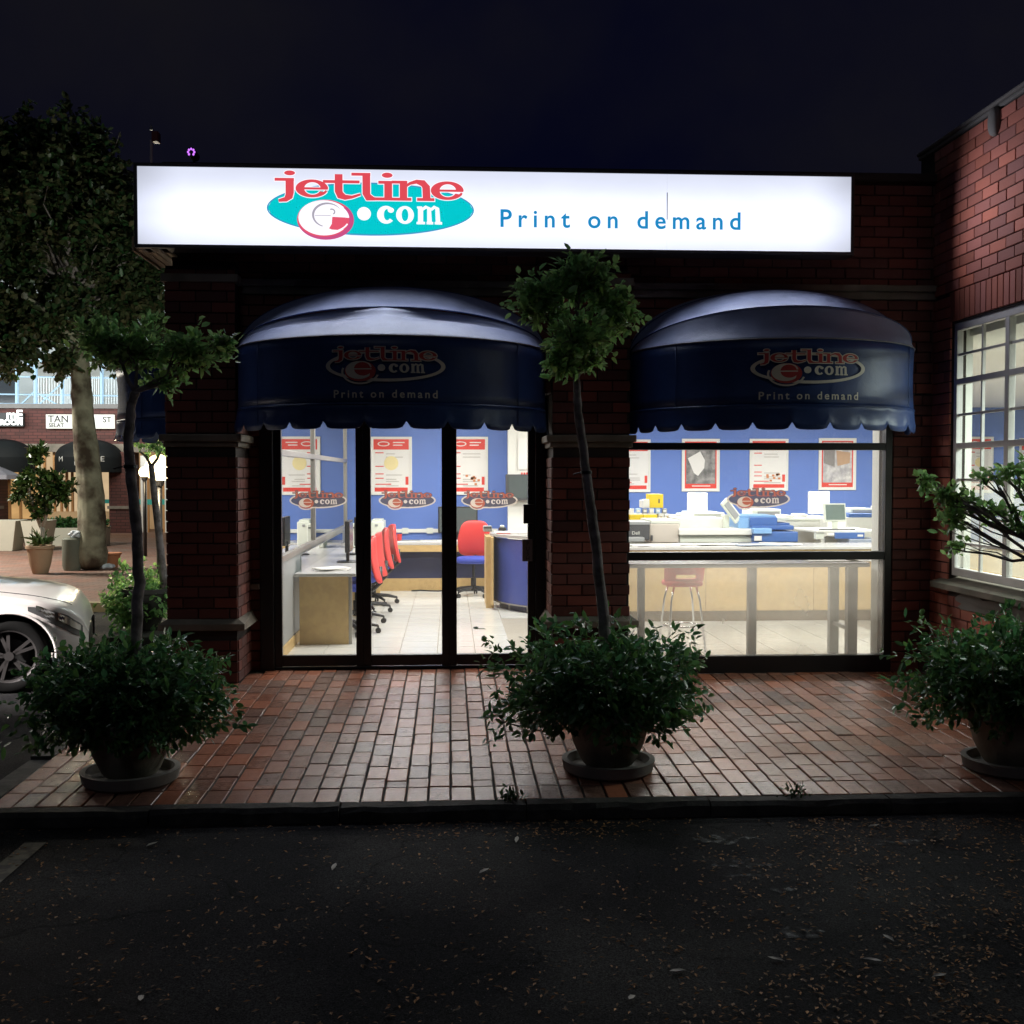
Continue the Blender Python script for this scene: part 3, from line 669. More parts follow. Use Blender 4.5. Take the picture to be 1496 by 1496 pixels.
fr = MB(); fr.box(-.72, YD+.032, 0, -.675, YD+.05, 2.15); fr.box(-.03, YD+.032, 0, .015, YD+.05, 2.15); fr.box(-1.515, YD-.06, 0, -1.41, YD+.05, 2.15); fr.box(.692, YD-.06, 0, .783, YD+.05, 2.15); fr.box(-1.515, YD-.03, 2.152, .783, YD+.05, 2.21); fr.box(-1.41, YD-.018, -.01, .692, YD+.03, .018)
fr.build('door_frame', black, shop, bevel=.004)
Bx(-1.51, 8.885, 2.2, .78, YD+.06, 2.5).build('door_head', black, shop)
hk = MB(); hk.box(*pb(765, 737, 781, 765, YD-.055, YD-.022)); hk.build('lock_box', black, D3, bevel=.004)
hp = MB(); hp.box(*pb(763, 788, 778, 820, YD-.045, YD-.022)); h_ = hp.build('push_plate', mat('grey_plate', (.14, .14, .14), .5), D3, bevel=.002)
q = MB()
for i, ch in enumerate('PUSH'):
    c = at(771, 797+i*7.2, YD-.047); text_mb(ch, .045, lambda x, y: (c.x+x, YD-.0475, c.z+y), mb=q)
q.build('lettering', mat('dark_lettering', (.02, .02, .02)), D3)
# ---------------- shop window
Y = 8.63; wf = MB(); x0, x1 = 1.372, 3.497
wf.box(x0, Y-.03, 0, x1, Y+.05, .135); wf.box(x1-.055, Y-.03, .135, x1, Y+.05, 2.18); wf.box(x0, Y-.03, .135, x0+.02, Y+.05, 2.18)
zz = lambda py: at(1100, py, Y).z
wf.box(x0+.02, Y-.028, zz(818), x1-.055, Y+.048, zz(806)); wf.box(x0+.02, Y-.028, zz(657.5), x1-.055, Y+.048, zz(647)); wf.box(x0+.02, Y-.028, 2.12, x1-.055, Y+.048, 2.18)
win = wf.build('window', black, shop, bevel=.004)
Bx(x0+.02, Y, .135, x1-.055, Y+.008, zz(818)).build('pane', dusty, win)['label'] = 'dusty lower window pane'
Bx(x0+.02, Y, zz(806), x1-.055, Y+.008, zz(657.5)).build('pane', clear, win); Bx(x0+.02, Y, zz(647), x1-.055, Y+.008, 2.12).build('pane', clear, win)
emblem(win, at(1108, 729, Y-.004), .000435, Y=Y-.004)
# ---------------- glazed side wall of the shop (mirrors the room at night)
sw = MB(); XS = -1.45
sw.box(XS-.05, 9.04, .0, XS+.02, 15.5, .82); sw.build('dado_wall', greypl, shop)
Bx(XS+.021, 9.1, .0, XS+.035, 15.5, .10).build('skirting', woodp, shop, bevel=.003)
sf = MB(); sf.box(XS-.03, 9.04, .82, XS+.03, 15.5, .875); sf.box(XS-.03, 9.04, 1.73, XS+.03, 15.5, 1.78); sf.box(XS-.03, 9.04, 2.55, XS+.03, 15.5, 2.62)
for y in (9.06, 11.8, 15.42): sf.box(XS-.028, y, .875, XS+.028, y+.07, 1.73); sf.box(XS-.028, y, 1.78, XS+.028, y+.07, 2.55)
swin = sf.build('window', alu, shop, bevel=.003)
for y0, y1 in ((9.13, 11.8), (11.87, 15.42)):
    for z0, z1 in ((.875, 1.73), (1.78, 2.55)): Bx(XS-.004, y0, z0, XS+.004, y1, z1).build('pane', sideg, swin)

# ================================================================== the neighbouring wing on the right
wing = thing('brick_wing', (3.95, 6, 0), 'red brick side wing with white paned window standing out to the right', 'building wing')
WX = 3.82; Y0w, Y1w = 5.75, 8.28; WT = 4.14
WTH = .13; wc = MB(); wc.box(WX, 2.6, -.1, WX+WTH, Y0w, WT); wc.box(WX, Y1w, -.1, WX+WTH, 8.88, WT); wc.box(WX, Y0w, -.1, WX+WTH, Y1w, .72); wc.box(WX, Y0w, 2.715, WX+WTH, Y1w, WT)
wc.build('wall', mortar, wing)
wl = Wall('x-', WX); WJ = MB()
cs = courses(7.0, 8.6, 2.96, 4.12, 0); lay(wing, wl, [c for c in cs if c[1] < 3.95], True, WJ); lay(wing, wl, [c for c in cs if c[1] >= 3.95], True, WJ)
cs = courses(Y1w+.002, 8.6, 0, 2.95, 1); lay(wing, wl, cs, True, WJ)
lay(wing, wl, courses(2.7, 7.0, 2.96, 4.12), False, WJ); lay(wing, wl, courses(2.7, Y0w, 0, 2.95), False, WJ); lay(wing, wl, courses(Y0w, Y1w, 0, .68, 0), False, WJ)
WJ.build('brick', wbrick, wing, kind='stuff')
for i in range(16):   # soldier course over the window
    y = 8.31-.083*i
    inst(wmesh, 'brick', wing, (WX-.004, y-.04, 2.84), (0, R(90), R(-90)))
q = MB()
for i in range(16, 31):
    y = 8.31-.083*i; M = Matrix.Rotation(R(-90), 3, 'Z')@Matrix.Rotation(R(90), 3, 'Y')
    q.add([tuple(M@v.co+Vector((WX-.004, y-.04, 2.84))) for v in bmesh_.vertices], [tuple(f.vertices) for f in bmesh_.polygons])
q.build('brick', wbrick, wing, kind='stuff')
wc = MB(); wc.box(WX-.035, 2.6, WT, WX+.35, 8.9, WT+.028); wc.box(WX-.02, 2.6, WT-.03, WX+.3, 8.9, WT); wc.build('coping', conc, wing, bevel=.01)
q = MB().sup((0, 0, 0), (.04, .065, .10), .8, .8); q.move((WX-.02, 7.62, WT-.11)); q.build('mortar_patch', conc, wing, smooth=True)
sl = MB(); sl.add([(WX-.10, 5.6, .70), (WX+.28, 5.6, .70), (WX+.28, 8.40, .70), (WX-.10, 8.40, .70), (WX-.10, 5.6, .745), (WX+.12, 5.6, .80), (WX+.28, 5.6, .80), (WX+.28, 8.40, .80), (WX+.12, 8.40, .80), (WX-.10, 8.40, .745)],
       [(0,3,2,1),(0,1,6,5,4),(3,9,8,7,2),(0,4,9,3),(4,5,8,9),(5,6,7,8),(1,2,7,6)])
sl.build('window_sill', stone, wing, bevel=.004)
q = MB(); q.box(WX-.02, 6.3, .50, WX-.002, 7.35, .695); q.build('render_patch', conc, wing, bevel=.006)
q = MB(); q.add(blotch(0, 0, .40, .07, 0, 0, seed=5), [tuple(range(22))]); q.v = [(WX-.0165, 7.75+p[0], .62+p[1]) for p in q.v]
q.build('render_patch', conc, wing)
# white steel window with putty bars
wx = WX+.035; steel = mat('chalky_white_steel', (.66, .64, .62), .55, var=.18, scale=10, bump=.15)
wf = MB(); wf.box(wx-.02, Y0w, .80, wx+.03, Y1w, .86); wf.box(wx-.02, Y0w, 2.655, wx+.03, Y1w, 2.715); wf.box(wx-.02, Y1w-.05, .86, wx+.03, Y1w, 2.655); wf.box(wx-.02, Y0w, .86, wx+.03, Y0w+.05, 2.655)
for y in (7.475, 6.62): wf.box(wx-.02, y-.028, .86, wx+.03, y+.028, 2.655)
for z in (2.27, 1.785): wf.box(wx-.019, Y0w+.05, z-.022, wx+.029, Y1w-.05, z+.022)
w_ = wf.build('window', steel, wing, bevel=.004)
gb = MB()
for y in (7.865, 7.05, 6.18): gb.box(wx-.004, y-.010, .86, wx+.018, y+.010, 2.655)
for z in (2.475, 2.02, 1.53, 1.285, 1.05): gb.box(wx-.003, Y0w+.05, z-.009, wx+.017, Y1w-.05, z+.009)
gb.build('glazing_bar', steel, w_)
ysl = [Y0w+.05, 6.18, 6.62, 7.05, 7.475, 7.865, Y1w-.05]; zsl = [.86, 1.05, 1.285, 1.53, 1.785, 2.02, 2.27, 2.475, 2.655]
pd = {}
for i in range(6):
    for j in range(8):
        o = Bx(wx+.004, ysl[i]+.011, zsl[j]+.01, wx+.008, ysl[i+1]-.011, zsl[j+1]-.01).build('pane', dusty if j < 3 else clear, w_)
# inner reveal, blinds' white boxing and low cupboards behind the glass
q = MB(); q.box(WX+.108, Y1w-.006, .8, WX+.16, Y1w-.001, 2.71); q.box(WX+.132, Y1w-.001, .8, WX+.16, 8.88, 2.61); q.build('window_lining', white, wing)
# ================================================================== the sign
SY = 8.22
sign = thing('lightbox_sign', (.37, SY, 3.21), 'long white lit box sign with red and turquoise emblem above the shop front', 'sign')
a0, a1 = at(195, 238, SY), at(1249, 372, SY)
SX0, SX1, SZ0, SZ1 = -2.278, 3.03, 3.212, 3.821
fw = .026
fm = MB(); fm.box(SX0, SY, SZ0, SX1, SY+.19, SZ0+fw); fm.box(SX0, SY, SZ1-fw, SX1, SY+.19, SZ1); fm.box(SX0, SY, SZ0+fw, SX0+fw, SY+.19, SZ1-fw); fm.box(SX1-fw, SY, SZ0+fw, SX1, SY+.19, SZ1-fw)
fm.box(SX0+fw, SY+.17, SZ0+fw, SX1-fw, SY+.19, SZ1-fw)
fm.build('sign_frame', mat('bronze_aluminium', (.05, .045, .05), .4, .3), sign, bevel=.004)
def lit(name, col, st, mott=0.0):
    m = mat(name, (.03, .03, .03), .35, emit=col, estr=st)
    if mott:
        t = m.node_tree; p = t.nodes['Principled BSDF']; tc = nn(t, 'ShaderNodeTexCoord'); mp_ = nn(t, 'ShaderNodeMapping'); mp_.inputs['Scale'].default_value = (.9, 1, 2.2)
        n = nn(t, 'ShaderNodeTexNoise'); n.inputs['Scale'].default_value = 1.6; n.inputs['Detail'].default_value = 6
        t.links.new(tc.outputs['Object'], mp_.inputs[0]); t.links.new(mp_.outputs[0], n.inputs[0])
        a = nn(t, 'ShaderNodeMath', operation='MULTIPLY_ADD'); t.links.new(n.outputs['Fac'], a.inputs[0]); a.inputs[1].default_value = mott*st; a.inputs[2].default_value = st*(1-mott/2)
        t.links.new(a.outputs[0], p.inputs['Emission Strength'])
    return m
facem = lit('lit_acrylic_face', (.80, .84, 1.0), 1.42, .22)
t = facem.node_tree; p = t.nodes['Principled BSDF']; src = p.inputs['Emission Strength'].links[0].from_socket   # tubes inside: dimmer towards the box's edges
tcx = nn(t, 'ShaderNodeTexCoord'); sx = nn(t, 'ShaderNodeSeparateXYZ'); t.links.new(tcx.outputs['Object'], sx.inputs[0])
def fall(sock, c, half, soft):
    a = nn(t, 'ShaderNodeMath', operation='SUBTRACT'); t.links.new(sock, a.inputs[0]); a.inputs[1].default_value = c
    b = nn(t, 'ShaderNodeMath', operation='ABSOLUTE'); t.links.new(a.outputs[0], b.inputs[0])
    m_ = nn(t, 'ShaderNodeMapRange', interpolation_type='SMOOTHSTEP'); t.links.new(b.outputs[0], m_.inputs[0]); m_.inputs[1].default_value = half-soft; m_.inputs[2].default_value = half; m_.inputs[3].default_value = 1; m_.inputs[4].default_value = .66
    pw = nn(t, 'ShaderNodeMath', operation='POWER'); t.links.new(m_.outputs[0], pw.inputs[0]); pw.inputs[1].default_value = 1.0; return pw.outputs[0]
zc_ = (SZ0+SZ1)/2-3.21-.05
mz = nn(t, 'ShaderNodeMath', operation='MULTIPLY'); t.links.new(fall(sx.outputs[2], zc_, .335, .31), mz.inputs[0]); t.links.new(fall(sx.outputs[0], .01, 2.72, .45), mz.inputs[1])
mw = nn(t, 'ShaderNodeMath', operation='MULTIPLY'); t.links.new(mz.outputs[0], mw.inputs[0]); t.links.new(src, mw.inputs[1]); 
mm_ = nn(t, 'ShaderNodeMath', operation='MAXIMUM'); t.links.new(mw.outputs[0], mm_.inputs[0]); mm_.inputs[1].default_value = .60; t.links.new(mm_.outputs[0], p.inputs['Emission Strength'])
seams = [SX0+fw, at(975, 300, SY).x, SX1-fw]
for i in range(2):
    Bx(seams[i]+(.0008 if i else 0), SY+.008, SZ0+fw, seams[i+1]-(.0008 if not i else 0), SY+.014, SZ1-fw).build('acrylic_panel', facem, sign)
k = 1/3.74*SY/F*1.0; c = at(541.9, 305.5, SY+.006)
E = Em(lambda x, y, d: (c.x+(x-755)*k, SY+.0072-d*.0003, c.z-(y-318)*k))
E.ell('oval', 755, 318, 552, 138, 0); E.ring('rim', 755, 318, 556, 142, 755, 318, 548, 134, .5, n=64)
lettering(E, 'out', 2, 5, .1); lettering(E, 'let', 5, 1, .1); dotcom(E, 'com', 4); ball(E, 'ball', 'ballw', 'ballh', 6)
E.ring('ballp', 512, 378, 152, 107, 500, 374, 140, 96, 12, -40, 170)
for kx, nm, m in (('oval', 'oval', lit('lit_turquoise', (0, .62, .66), .95)), ('rim', 'oval_rim', lit('lit_blue_edge', (.05, .35, .6), .9)), ('out', 'letter_outline', lit('lit_white', (.95, .93, 1), 1.1)), ('let', 'red_lettering', lit('lit_red', (.80, .075, .10), .95)),
                  ('com', 'white_lettering', MATS['lit_white']), ('ball', 'emblem_ball', lit('lit_rose', (.85, .10, .17), .95)), ('ballp', 'ball_edge', lit('lit_magenta', (.75, .10, .30), .8)), ('ballw', 'ball_letter', MATS['lit_white']), ('ballh', 'ball_shade', lit('lit_grey', (.45, .42, .50), .9))):
    E.parts[kx].build(nm, m, sign)
p0 = at(731, 331, SY); p1 = at(1082, 334, SY)
BL = MB(); text_fit('Print on demand', .182, p1.x-p0.x, lambda x, y: ((p0.x+p1.x)/2+x, SY+.0065, (p0.z+p1.z)/2-.002+y), off=.003, mb=BL)
def islands(mb):
    par = list(range(len(mb.v)))
    def fd(a):
        while par[a] != a: par[a] = par[par[a]]; a = par[a]
        return a
    for f in mb.f:
        for a in f[1:]: par[fd(a)] = fd(f[0])
    gr = {}
    for f in mb.f: gr.setdefault(fd(f[0]), []).append(f)
    boxes = sorted([[min(mb.v[i][0] for f in fs for i in f), max(mb.v[i][0] for f in fs for i in f), fs] for fs in gr.values()], key=lambda b: b[0]); out_ = []
    for b in boxes:
        if out_ and b[0] < out_[-1][1]-.001: out_[-1][1] = max(out_[-1][1], b[1]); out_[-1][2] += b[2]
        else: out_.append(b)
    return [b[2] for b in out_]
for fs in islands(BL):
    ids = sorted({i for f in fs for i in f}); mp2 = {i: k for k, i in enumerate(ids)}; q = MB(); q.add([BL.v[i] for i in ids], [tuple(mp2[i] for i in f) for f in fs]); q.build('letter', lit('lit_blue', (.01, .25, .55), 1.0), sign)
q = MB(); cx_ = at(975, 300, SY).x; q.box(cx_-.003, SY+.0068, 3.46, cx_+.003, SY+.0075, 3.66); q.build('face_seam', greyink, sign)

# ================================================================== awnings
def awning(cx, a, b, label, hoops, seed, text=True, drape=.035, fold=0, YB=8.585, zt=2.505, h=.50, turn=None, skew=0):
    root = thing('dome_awning', (cx, YB, 1.88), label, 'awning', 'navy dome awnings over the shop openings')
    rn = random.Random(seed); N = 13*10
    ph = [rn.uniform(0, 6.28) for _ in range(8)]
    def ring(ts, el, extra=0, dz=0):
        pts = []
        for i in range(N+1):
            t = math.pi*i/N; r_ = 1+extra
            pts.append((cx+a*math.cos(t)*r_, YB-b*math.sin(t)*el[0]*r_, zt+h*math.sin(t)*el[1]+dz))
        return pts
    def strip(A, B, name, rows=6, sag=.02, seedp=0, m=awn):
        mb = MB(); rowsv = []
        for j in range(rows+1):
            s = j/rows; row = []
            for i in range(N+1):
                p = Vector(A[i]).lerp(Vector(B[i]), s); t = math.pi*i/N
                w = sag*math.sin(math.pi*s)*math.sin(t)*(1+.35*math.sin(4*t+ph[seedp])+.16*math.sin(11*t+ph[seedp+1]+2*s)+.05*math.sin(37*t+ph[seedp]+5*s))
                if fold and name == 'canopy_panel' and seedp == 0: w += fold*math.exp(-((s-.84)/.13)**2)*max(0, math.sin(t))**2*(.12+.88*abs(math.sin(2*t-.05)))
                cdir = (Vector((cx, YB, zt-.4))-p).normalized(); row.append(p+cdir*w)
            rowsv.append(row)
        for row in rowsv: mb.v += [tuple(p) for p in row]
        for j in range(rows):
            for i in range(N): mb.f.append((j*(N+1)+i, j*(N+1)+i+1, (j+1)*(N+1)+i+1, (j+1)*(N+1)+i)); mb.m.append(0)
        o = mb.build(name, m, root, smooth=True)
        so = o.modifiers.new('s', 'SOLIDIFY'); so.thickness = .003; so.offset = -1
        return o
    els = [Vector((e[0], e[1])) for e in hoops]
    for k in range(len(els)-1):
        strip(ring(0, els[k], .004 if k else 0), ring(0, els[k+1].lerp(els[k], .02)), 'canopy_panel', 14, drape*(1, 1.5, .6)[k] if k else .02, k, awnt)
    zb, zs = 1.885, 2.045
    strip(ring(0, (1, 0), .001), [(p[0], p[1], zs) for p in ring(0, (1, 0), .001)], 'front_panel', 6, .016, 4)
    for t_ in (R(38), R(142)): MB().tube([(cx+a*math.cos(t_)*1.003, YB-b*math.sin(t_)*1.003, z_) for z_ in (1.93, 2.0, 2.1, 2.3, zt)], .0028, 5).build('seam_welt', awn, root, smooth=True)
    top = [(p[0], p[1], zs+.01) for p in ring(0, (1, 0), .006)]; bot = []
    for i in range(N+1):
        s = (i % 10)/10; dd = min(s, 1-s); z = zb+.045*max(0, 1-dd/.14)**1.5-.008*math.sin(math.pi*s)
        p = ring(0, (1, 0), .012+.010*math.sin(7*math.pi*i/N+ph[5])+.004*math.sin(31*math.pi*i/N+ph[6]))[i]; bot.append((p[0], p[1], z))
    v = strip(top, bot, 'scalloped_valance', 4, .012, 5)
    # hoops (frame tubes under the cloth) and seam welts
    for e_ in els[1:-1]:
        r_ = ring(0, e_, .004); MB().tube(r_[2:-2:3], .006, 5).build('seam_welt', awn, root, smooth=True)
    r_ = ring(0, (1, 0), .003); MB().tube(r_[1:-1:3], .005, 5).build('seam_welt', awns, root, smooth=True)
    r_ = [(p[0], p[1], zs) for p in ring(0, (1, 0), .007)]; MB().tube(r_[1:-1:3], .0035, 5).build('seam_welt', awn, root, smooth=True)
    if text:
        def mp_(x, y, d, kk=.00147*.272, c0=(0, 0)):
            X_ = cx+x; u = max(-.999, min(.999, (x)/a)); Yf = YB-b*math.sqrt(1-u*u)-.0045-d; return (X_, Yf, y)
        k2 = 7.55/F/2.992*1.0
        kk = .80/1152
        emblem(root, None, kk, scheme='awning', map_=lambda x, y, d: mp_((x-755)*kk+skew, 2.315-(y-300)*kk*.93, .001+d*.00045))
        q = text_fit('Print on demand', .075, .70, lambda x, y: mp_(x+skew, 2.087+y, .0012), off=.0012)
        q.build('lettering', logogrey, root)
    return root
awning(-.433, 1.165, 1.06, 'navy dome awning with sagging top crease over the glass doors', ((1, 0), (.55, .52), (.27, .90), (0, 1.0)), 3, drape=.022, fold=.09)
awning(2.48, 1.085, 1.06, 'navy dome awning over the big window, its right end against the brick wing', ((1, 0), (.82, .50), (.30, .90), (0, 1)), 9)
# side awning: built facing the camera, then turned to face left
sa = awning(0, 1.1, 1.1, 'plain navy awning on the shop\'s left side, seen end on with a pale streak', ((1, 0), (.7, .5), (0, 1)), 17, text=False, YB=0)
sa.location = (-1.97, 10.6, 1.88); sa.rotation_euler = (0, 0, R(-90))
# ================================================================== roof things
mst = thing('roof_mast', at(222, 232, 8.5), 'thin pole with small red box standing at the left end of the sign', 'mast')
p = at(221.5, 232, 8.5); MB().tube([(p.x, 8.5, 3.8), (p.x, 8.5, at(222, 205, 8.5).z)], .010, 8).build('pole', mat('galvanised_pole', (.75, .62, .58), .6), mst)
MB().box(*pb(221, 191, 231, 206, 8.47, 8.55)).build('housing', mat('dull_red_box', (.22, .03, .025), .5), mst, bevel=.006)
q = MB(); q.lathe([(.001, 0), (.012, 0), (.012, .02), (.002, .04)], n=10); q.move(at(221, 190, 8.5)); q.build('cap', mat('pale_tip', (.3, .3, .3), .5), mst)
cm = thing('security_camera', at(280, 232, 8.55), 'small round camera with a violet glowing ring above the sign', 'security camera')
p = at(280, 223, 8.5); q = MB()
for i in range(8):
    if i == 6: continue
    a = 2*math.pi*i/8; q.sup((p.x+.023*math.cos(a), 8.485, p.z+.023*math.sin(a)), (.0075, .004, .009), 1, 1, nu=8, nv=6)
q.build('led_ring', lit('violet_led', (.55, .16, .95), 1.6), cm)
q = MB().tube([(p.x, 8.49, p.z), (p.x, 8.62, p.z)], .034, 16); q.build('body', black, cm, smooth=False)
MB().tube([(p.x, 8.58, p.z), (p.x, 8.58, 3.8)], .010, 8).build('bracket', black, cm)

# ================================================================== foliage
def leaves(name, twigs, m, parent, L_=.045, W=.018, per=8, seed=1, droop=.15, spread=.055, up=.35, kind='stuff'):
    """twigs: array of (x,y,z, dx,dy,dz) - a twig's end and direction; leaves sit round it"""
    rg = np.random.default_rng(seed); tw = np.asarray(twigs, float); n = len(tw)*per
    base = np.repeat(tw[:, :3], per, 0); dr = np.repeat(tw[:, 3:], per, 0)
    s = rg.uniform(-1, .25, (n, 1))*spread; base = base+dr*s+rg.normal(0, spread*.16, (n, 3))
    rd = rg.normal(0, 1, (n, 3)); rd /= np.linalg.norm(rd, axis=1, keepdims=True)
    d = dr*.75+rd*.85+np.array([0, 0, up-.2]); d[:, 2] -= droop*rg.random(n); d /= np.linalg.norm(d, axis=1, keepdims=True)
    nr = rg.normal(0, .55, (n, 3))+np.array([0, 0, 1.0]); nr -= d*(nr*d).sum(1, keepdims=True); nr /= np.linalg.norm(nr, axis=1, keepdims=True)
    sd = np.cross(d, nr); L = L_*rg.uniform(.42, 1.35, (n, 1)); w_ = W*rg.uniform(.6, 1.2, (n, 1)); fold = w_*rg.uniform(.1, .5, (n, 1)); cv = L*rg.uniform(-.05, .28, (n, 1))
    v = np.stack([base, base+d*L*.28+sd*w_*.85+nr*fold, base+d*L*.68+sd*w_*.8+nr*(fold-cv*.5), base+d*L-nr*cv, base+d*L*.68-sd*w_*.8+nr*(fold-cv*.5), base+d*L*.28-sd*w_*.85+nr*fold], 1).reshape(-1, 3)
    o_ = worg(parent); v -= np.array(o_)
    i0 = np.arange(n)*6; f = np.concatenate([np.stack([i0, i0+1, i0+2, i0+3], 1), np.stack([i0, i0+3, i0+4, i0+5], 1)], 0)
    me = bpy.data.meshes.new(name); me.vertices.add(len(v)); me.vertices.foreach_set('co', v.ravel()); me.loops.add(f.size); me.loops.foreach_set('vertex_index', f.ravel())
    me.polygons.add(len(f)); me.polygons.foreach_set('loop_start', np.arange(0, f.size, 4)); me.polygons.foreach_set('loop_total', np.full(len(f), 4)); me.materials.append(m)
    me.update(); me.validate(); o = bpy.data.objects.new(name, me); C.objects.link(o); o.parent = parent
    if kind: o['kind'] = kind
    return o
def blob_twigs(c, r, n, rg, shell=.55, zmin=None, lump=.18):
    """twig ends spread through an uneven crown"""
    out = []; ph = rg.uniform(0, 6.28, 6)
    while len(out) < n:
        d = rg.normal(0, 1, 3); d /= np.linalg.norm(d)
        th = math.atan2(d[1], d[0]); q = 1+lump*(math.sin(3*th+ph[0])+math.sin(5*th+4*d[2]+ph[1])+math.sin(6*d[2]+ph[2]))/1.7
        s = (shell+(1-shell)*rg.random()**.6)*q*(1+.1*rg.normal())
        p = np.array(c)+d*np.array(r)*s
        if zmin is not None and p[2] < zmin: continue
        out.append((*p, *d))
    return out
def limb(a, b, k=5, j=.04, rg=random):
    a, b = Vector(a), Vector(b); L = (b-a).length
    return [a.lerp(b, i/k)+Vector((rg.uniform(-j, j), rg.uniform(-j, j), rg.uniform(-j, j)))*L*(0 if i in (0,) else 1) for i in range(k+1)]
def pot(root, x, y, z0, rt, rb, h, m=potm, saucer=None, rim=.03, n=36):
    z0 += (.045 if saucer else 0)
    q = MB(); q.lathe([(rb*.9, z0), (rb, z0+.02), (rb*.75+rt*.25+.02, z0+h*.35), (rt*.97, z0+h*.8), (rt, z0+h-.05), (rt+rim, z0+h-.045), (rt+rim, z0+h), (rt-.02, z0+h), (rt-.03, z0+h-.05)], x, y, n, cap=True, wob=.006); q.build('pot', m, root, auto=True)
    q = MB(); q.lathe([(.01, z0+h-.06), (rt-.035, z0+h-.055), (rt-.035, z0+h-.08)], x, y, 24); q.build('soil', soil, root)
    if saucer:
        z = z0-.045; q = MB(); q.lathe([(saucer*.92, z), (saucer, z+.015), (saucer+.01, z+.07), (saucer-.02, z+.072), (saucer-.04, z+.03), (.02, z+.028)], x, y, n, wob=.005); q.build('saucer', conc, root, auto=True)

def big_planter(x, y, label, trunk, crown, shrub_r, shrub_c, seed, potlab=None, nt=720, crown_n=9):
    z = FZ(y); rg = np.random.default_rng(seed); rr = random.Random(seed)
    root = thing('potted_tree', (x, y, z), label, 'potted tree', 'potted trees along the kerb')
    pot(root, x, y, z, .235, .15, .30, saucer=.245)
    tw = blob_twigs((x+shrub_c[0], y+shrub_c[1], z+shrub_c[2]), shrub_r, nt, rg, .45, zmin=z+.22, lump=.2)
    tw += blob_twigs((x+shrub_c[0], y+shrub_c[1], z+shrub_c[2]-.05), (shrub_r[0]*.85, shrub_r[1]*.85, shrub_r[2]*.7), nt//2, rg, .2, zmin=z+.22)
    leaves('shrub_foliage', tw, leafm, root, .052, .0155, 8, seed, spread=.085, droop=.35)
    st_ = MB()
    for i in range(46):
        t_ = tw[rr.randrange(nt)]; st_.tube(limb((x+rr.uniform(-.08, .08), y+rr.uniform(-.08, .08), z+.3), t_[:3], 4, .05, rr), [.007, .006, .005, .004, .002], 5)
    st_.build('shrub_stem', barkm, root, kind='stuff')
    pts, rds = [], []
    for i in range(len(trunk[0])-1):
        for s in range(6):
            q = s/6; a_, b2 = Vector(trunk[0][i]), Vector(trunk[0][i+1]); pts.append(a_.lerp(b2, q)+Vector((rr.gauss(0, .0022), rr.gauss(0, .0022), 0))); rds.append((trunk[1][i]*(1-q)+trunk[1][i+1]*q)*.80*(1+rr.gauss(0, .045)))
    pts.append(Vector(trunk[0][-1])); rds.append(trunk[1][-1]*.8)
    tr = MB(); tr.tube(pts, rds, 12); tr.build('trunk', barkm, root, smooth=True)
    k_ = len(pts)*6//10; MB().tube([pts[k_]-Vector((0, 0, .008)), pts[k_]+Vector((0, 0, .008))], rds[k_]*1.22, 12).build('tree_tie', black, root); MB().tube([pts[k_]+Vector((-.03, -.03, 0)), pts[k_]+Vector((-.075, -.045, -.012))], .004, 5).build('tree_tie', black, root)
    top = Vector(trunk[0][-1]); tws = []; br_ = MB()
    for (c, r, n) in crown:
        t_ = blob_twigs(c, r, int(n*1.35), rg, .3, lump=.22); tws += t_
        pts = limb(top, Vector(c), 4, .05, rr); br_.tube(pts, [.013, .011, .009, .007, .005], 6)
        for i in range(min(14, n)):
            q = t_[i]; br_.tube(limb(pts[rr.randrange(2, 5)], q[:3], 3, .05, rr), [.005, .004, .003, .0018], 5)
    br_.build('branch', barkm, root, kind='stuff')
    leaves('crown', tws, leafy, root, .050, .0175, crown_n, seed+5, spread=.085, up=.45)
    return root
def path(pxy, Y, rad): return [tuple(at(px, py, Y)) for px, py in pxy], rad
# middle planter
mx_, my_ = at(890, 1128, Z=-.055).x, 6.0
tY = 6.0
big_planter(mx_, my_, 'round shrub in a grey pot before the brick pier with a leaning citrus trunk',
    path(((888, 1010), (882, 905), (866, 760), (856, 690), (846, 610), (842, 555)), tY, [.042, .040, .036, .033, .029, .025]),
    [((at(790, 440, tY).x, 5.95, at(790, 440, tY).z), (.16, .17, .17), 62), ((at(848, 405, tY).x, 6.0, at(848, 405, tY).z), (.17, .18, .14), 66), ((at(893, 450, tY).x, 6.05, at(893, 450, tY).z), (.16, .17, .18), 62),
     ((at(842, 495, tY).x, 5.95, at(842, 495, tY).z), (.19, .2, .13), 60), ((at(822, 535, tY).x, 5.95, at(822, 535, tY).z), (.10, .12, .10), 26), ((at(862, 520, tY).x, 6.05, at(862, 520, tY).z), (.12, .12, .08), 20)],
    (.58, .50, .33), (-.03, 0, .47), 21)
# left planter
lx, ly = at(190, 1142, Z=-.055).x, 5.93
tY = 5.93
big_planter(lx, ly, 'dark shrub in a pot at the left corner with a thin forking citrus trunk',
    path(((197, 1010), (198, 950), (203, 850), (200, 770), (190, 690), (187, 640), (192, 590), (198, 572)), tY, [.040, .038, .036, .036, .034, .031, .029, .027]),
    [((at(285, 520, tY).x, 5.9, at(285, 520, tY).z), (.19, .2, .12), 48), ((at(200, 510, tY).x, 6.0, at(200, 510, tY).z), (.20, .2, .13), 56), ((at(150, 500, tY).x, 5.95, at(150, 500, tY).z), (.18, .2, .13), 42), ((at(325, 503, tY).x, 5.95, at(325, 503, tY).z), (.07, .08, .06), 12),
     ((at(240, 560, tY).x, 5.95, at(240, 560, tY).z), (.12, .12, .06), 10)],
    (.53, .48, .34), (.0, 0, .46), 33)
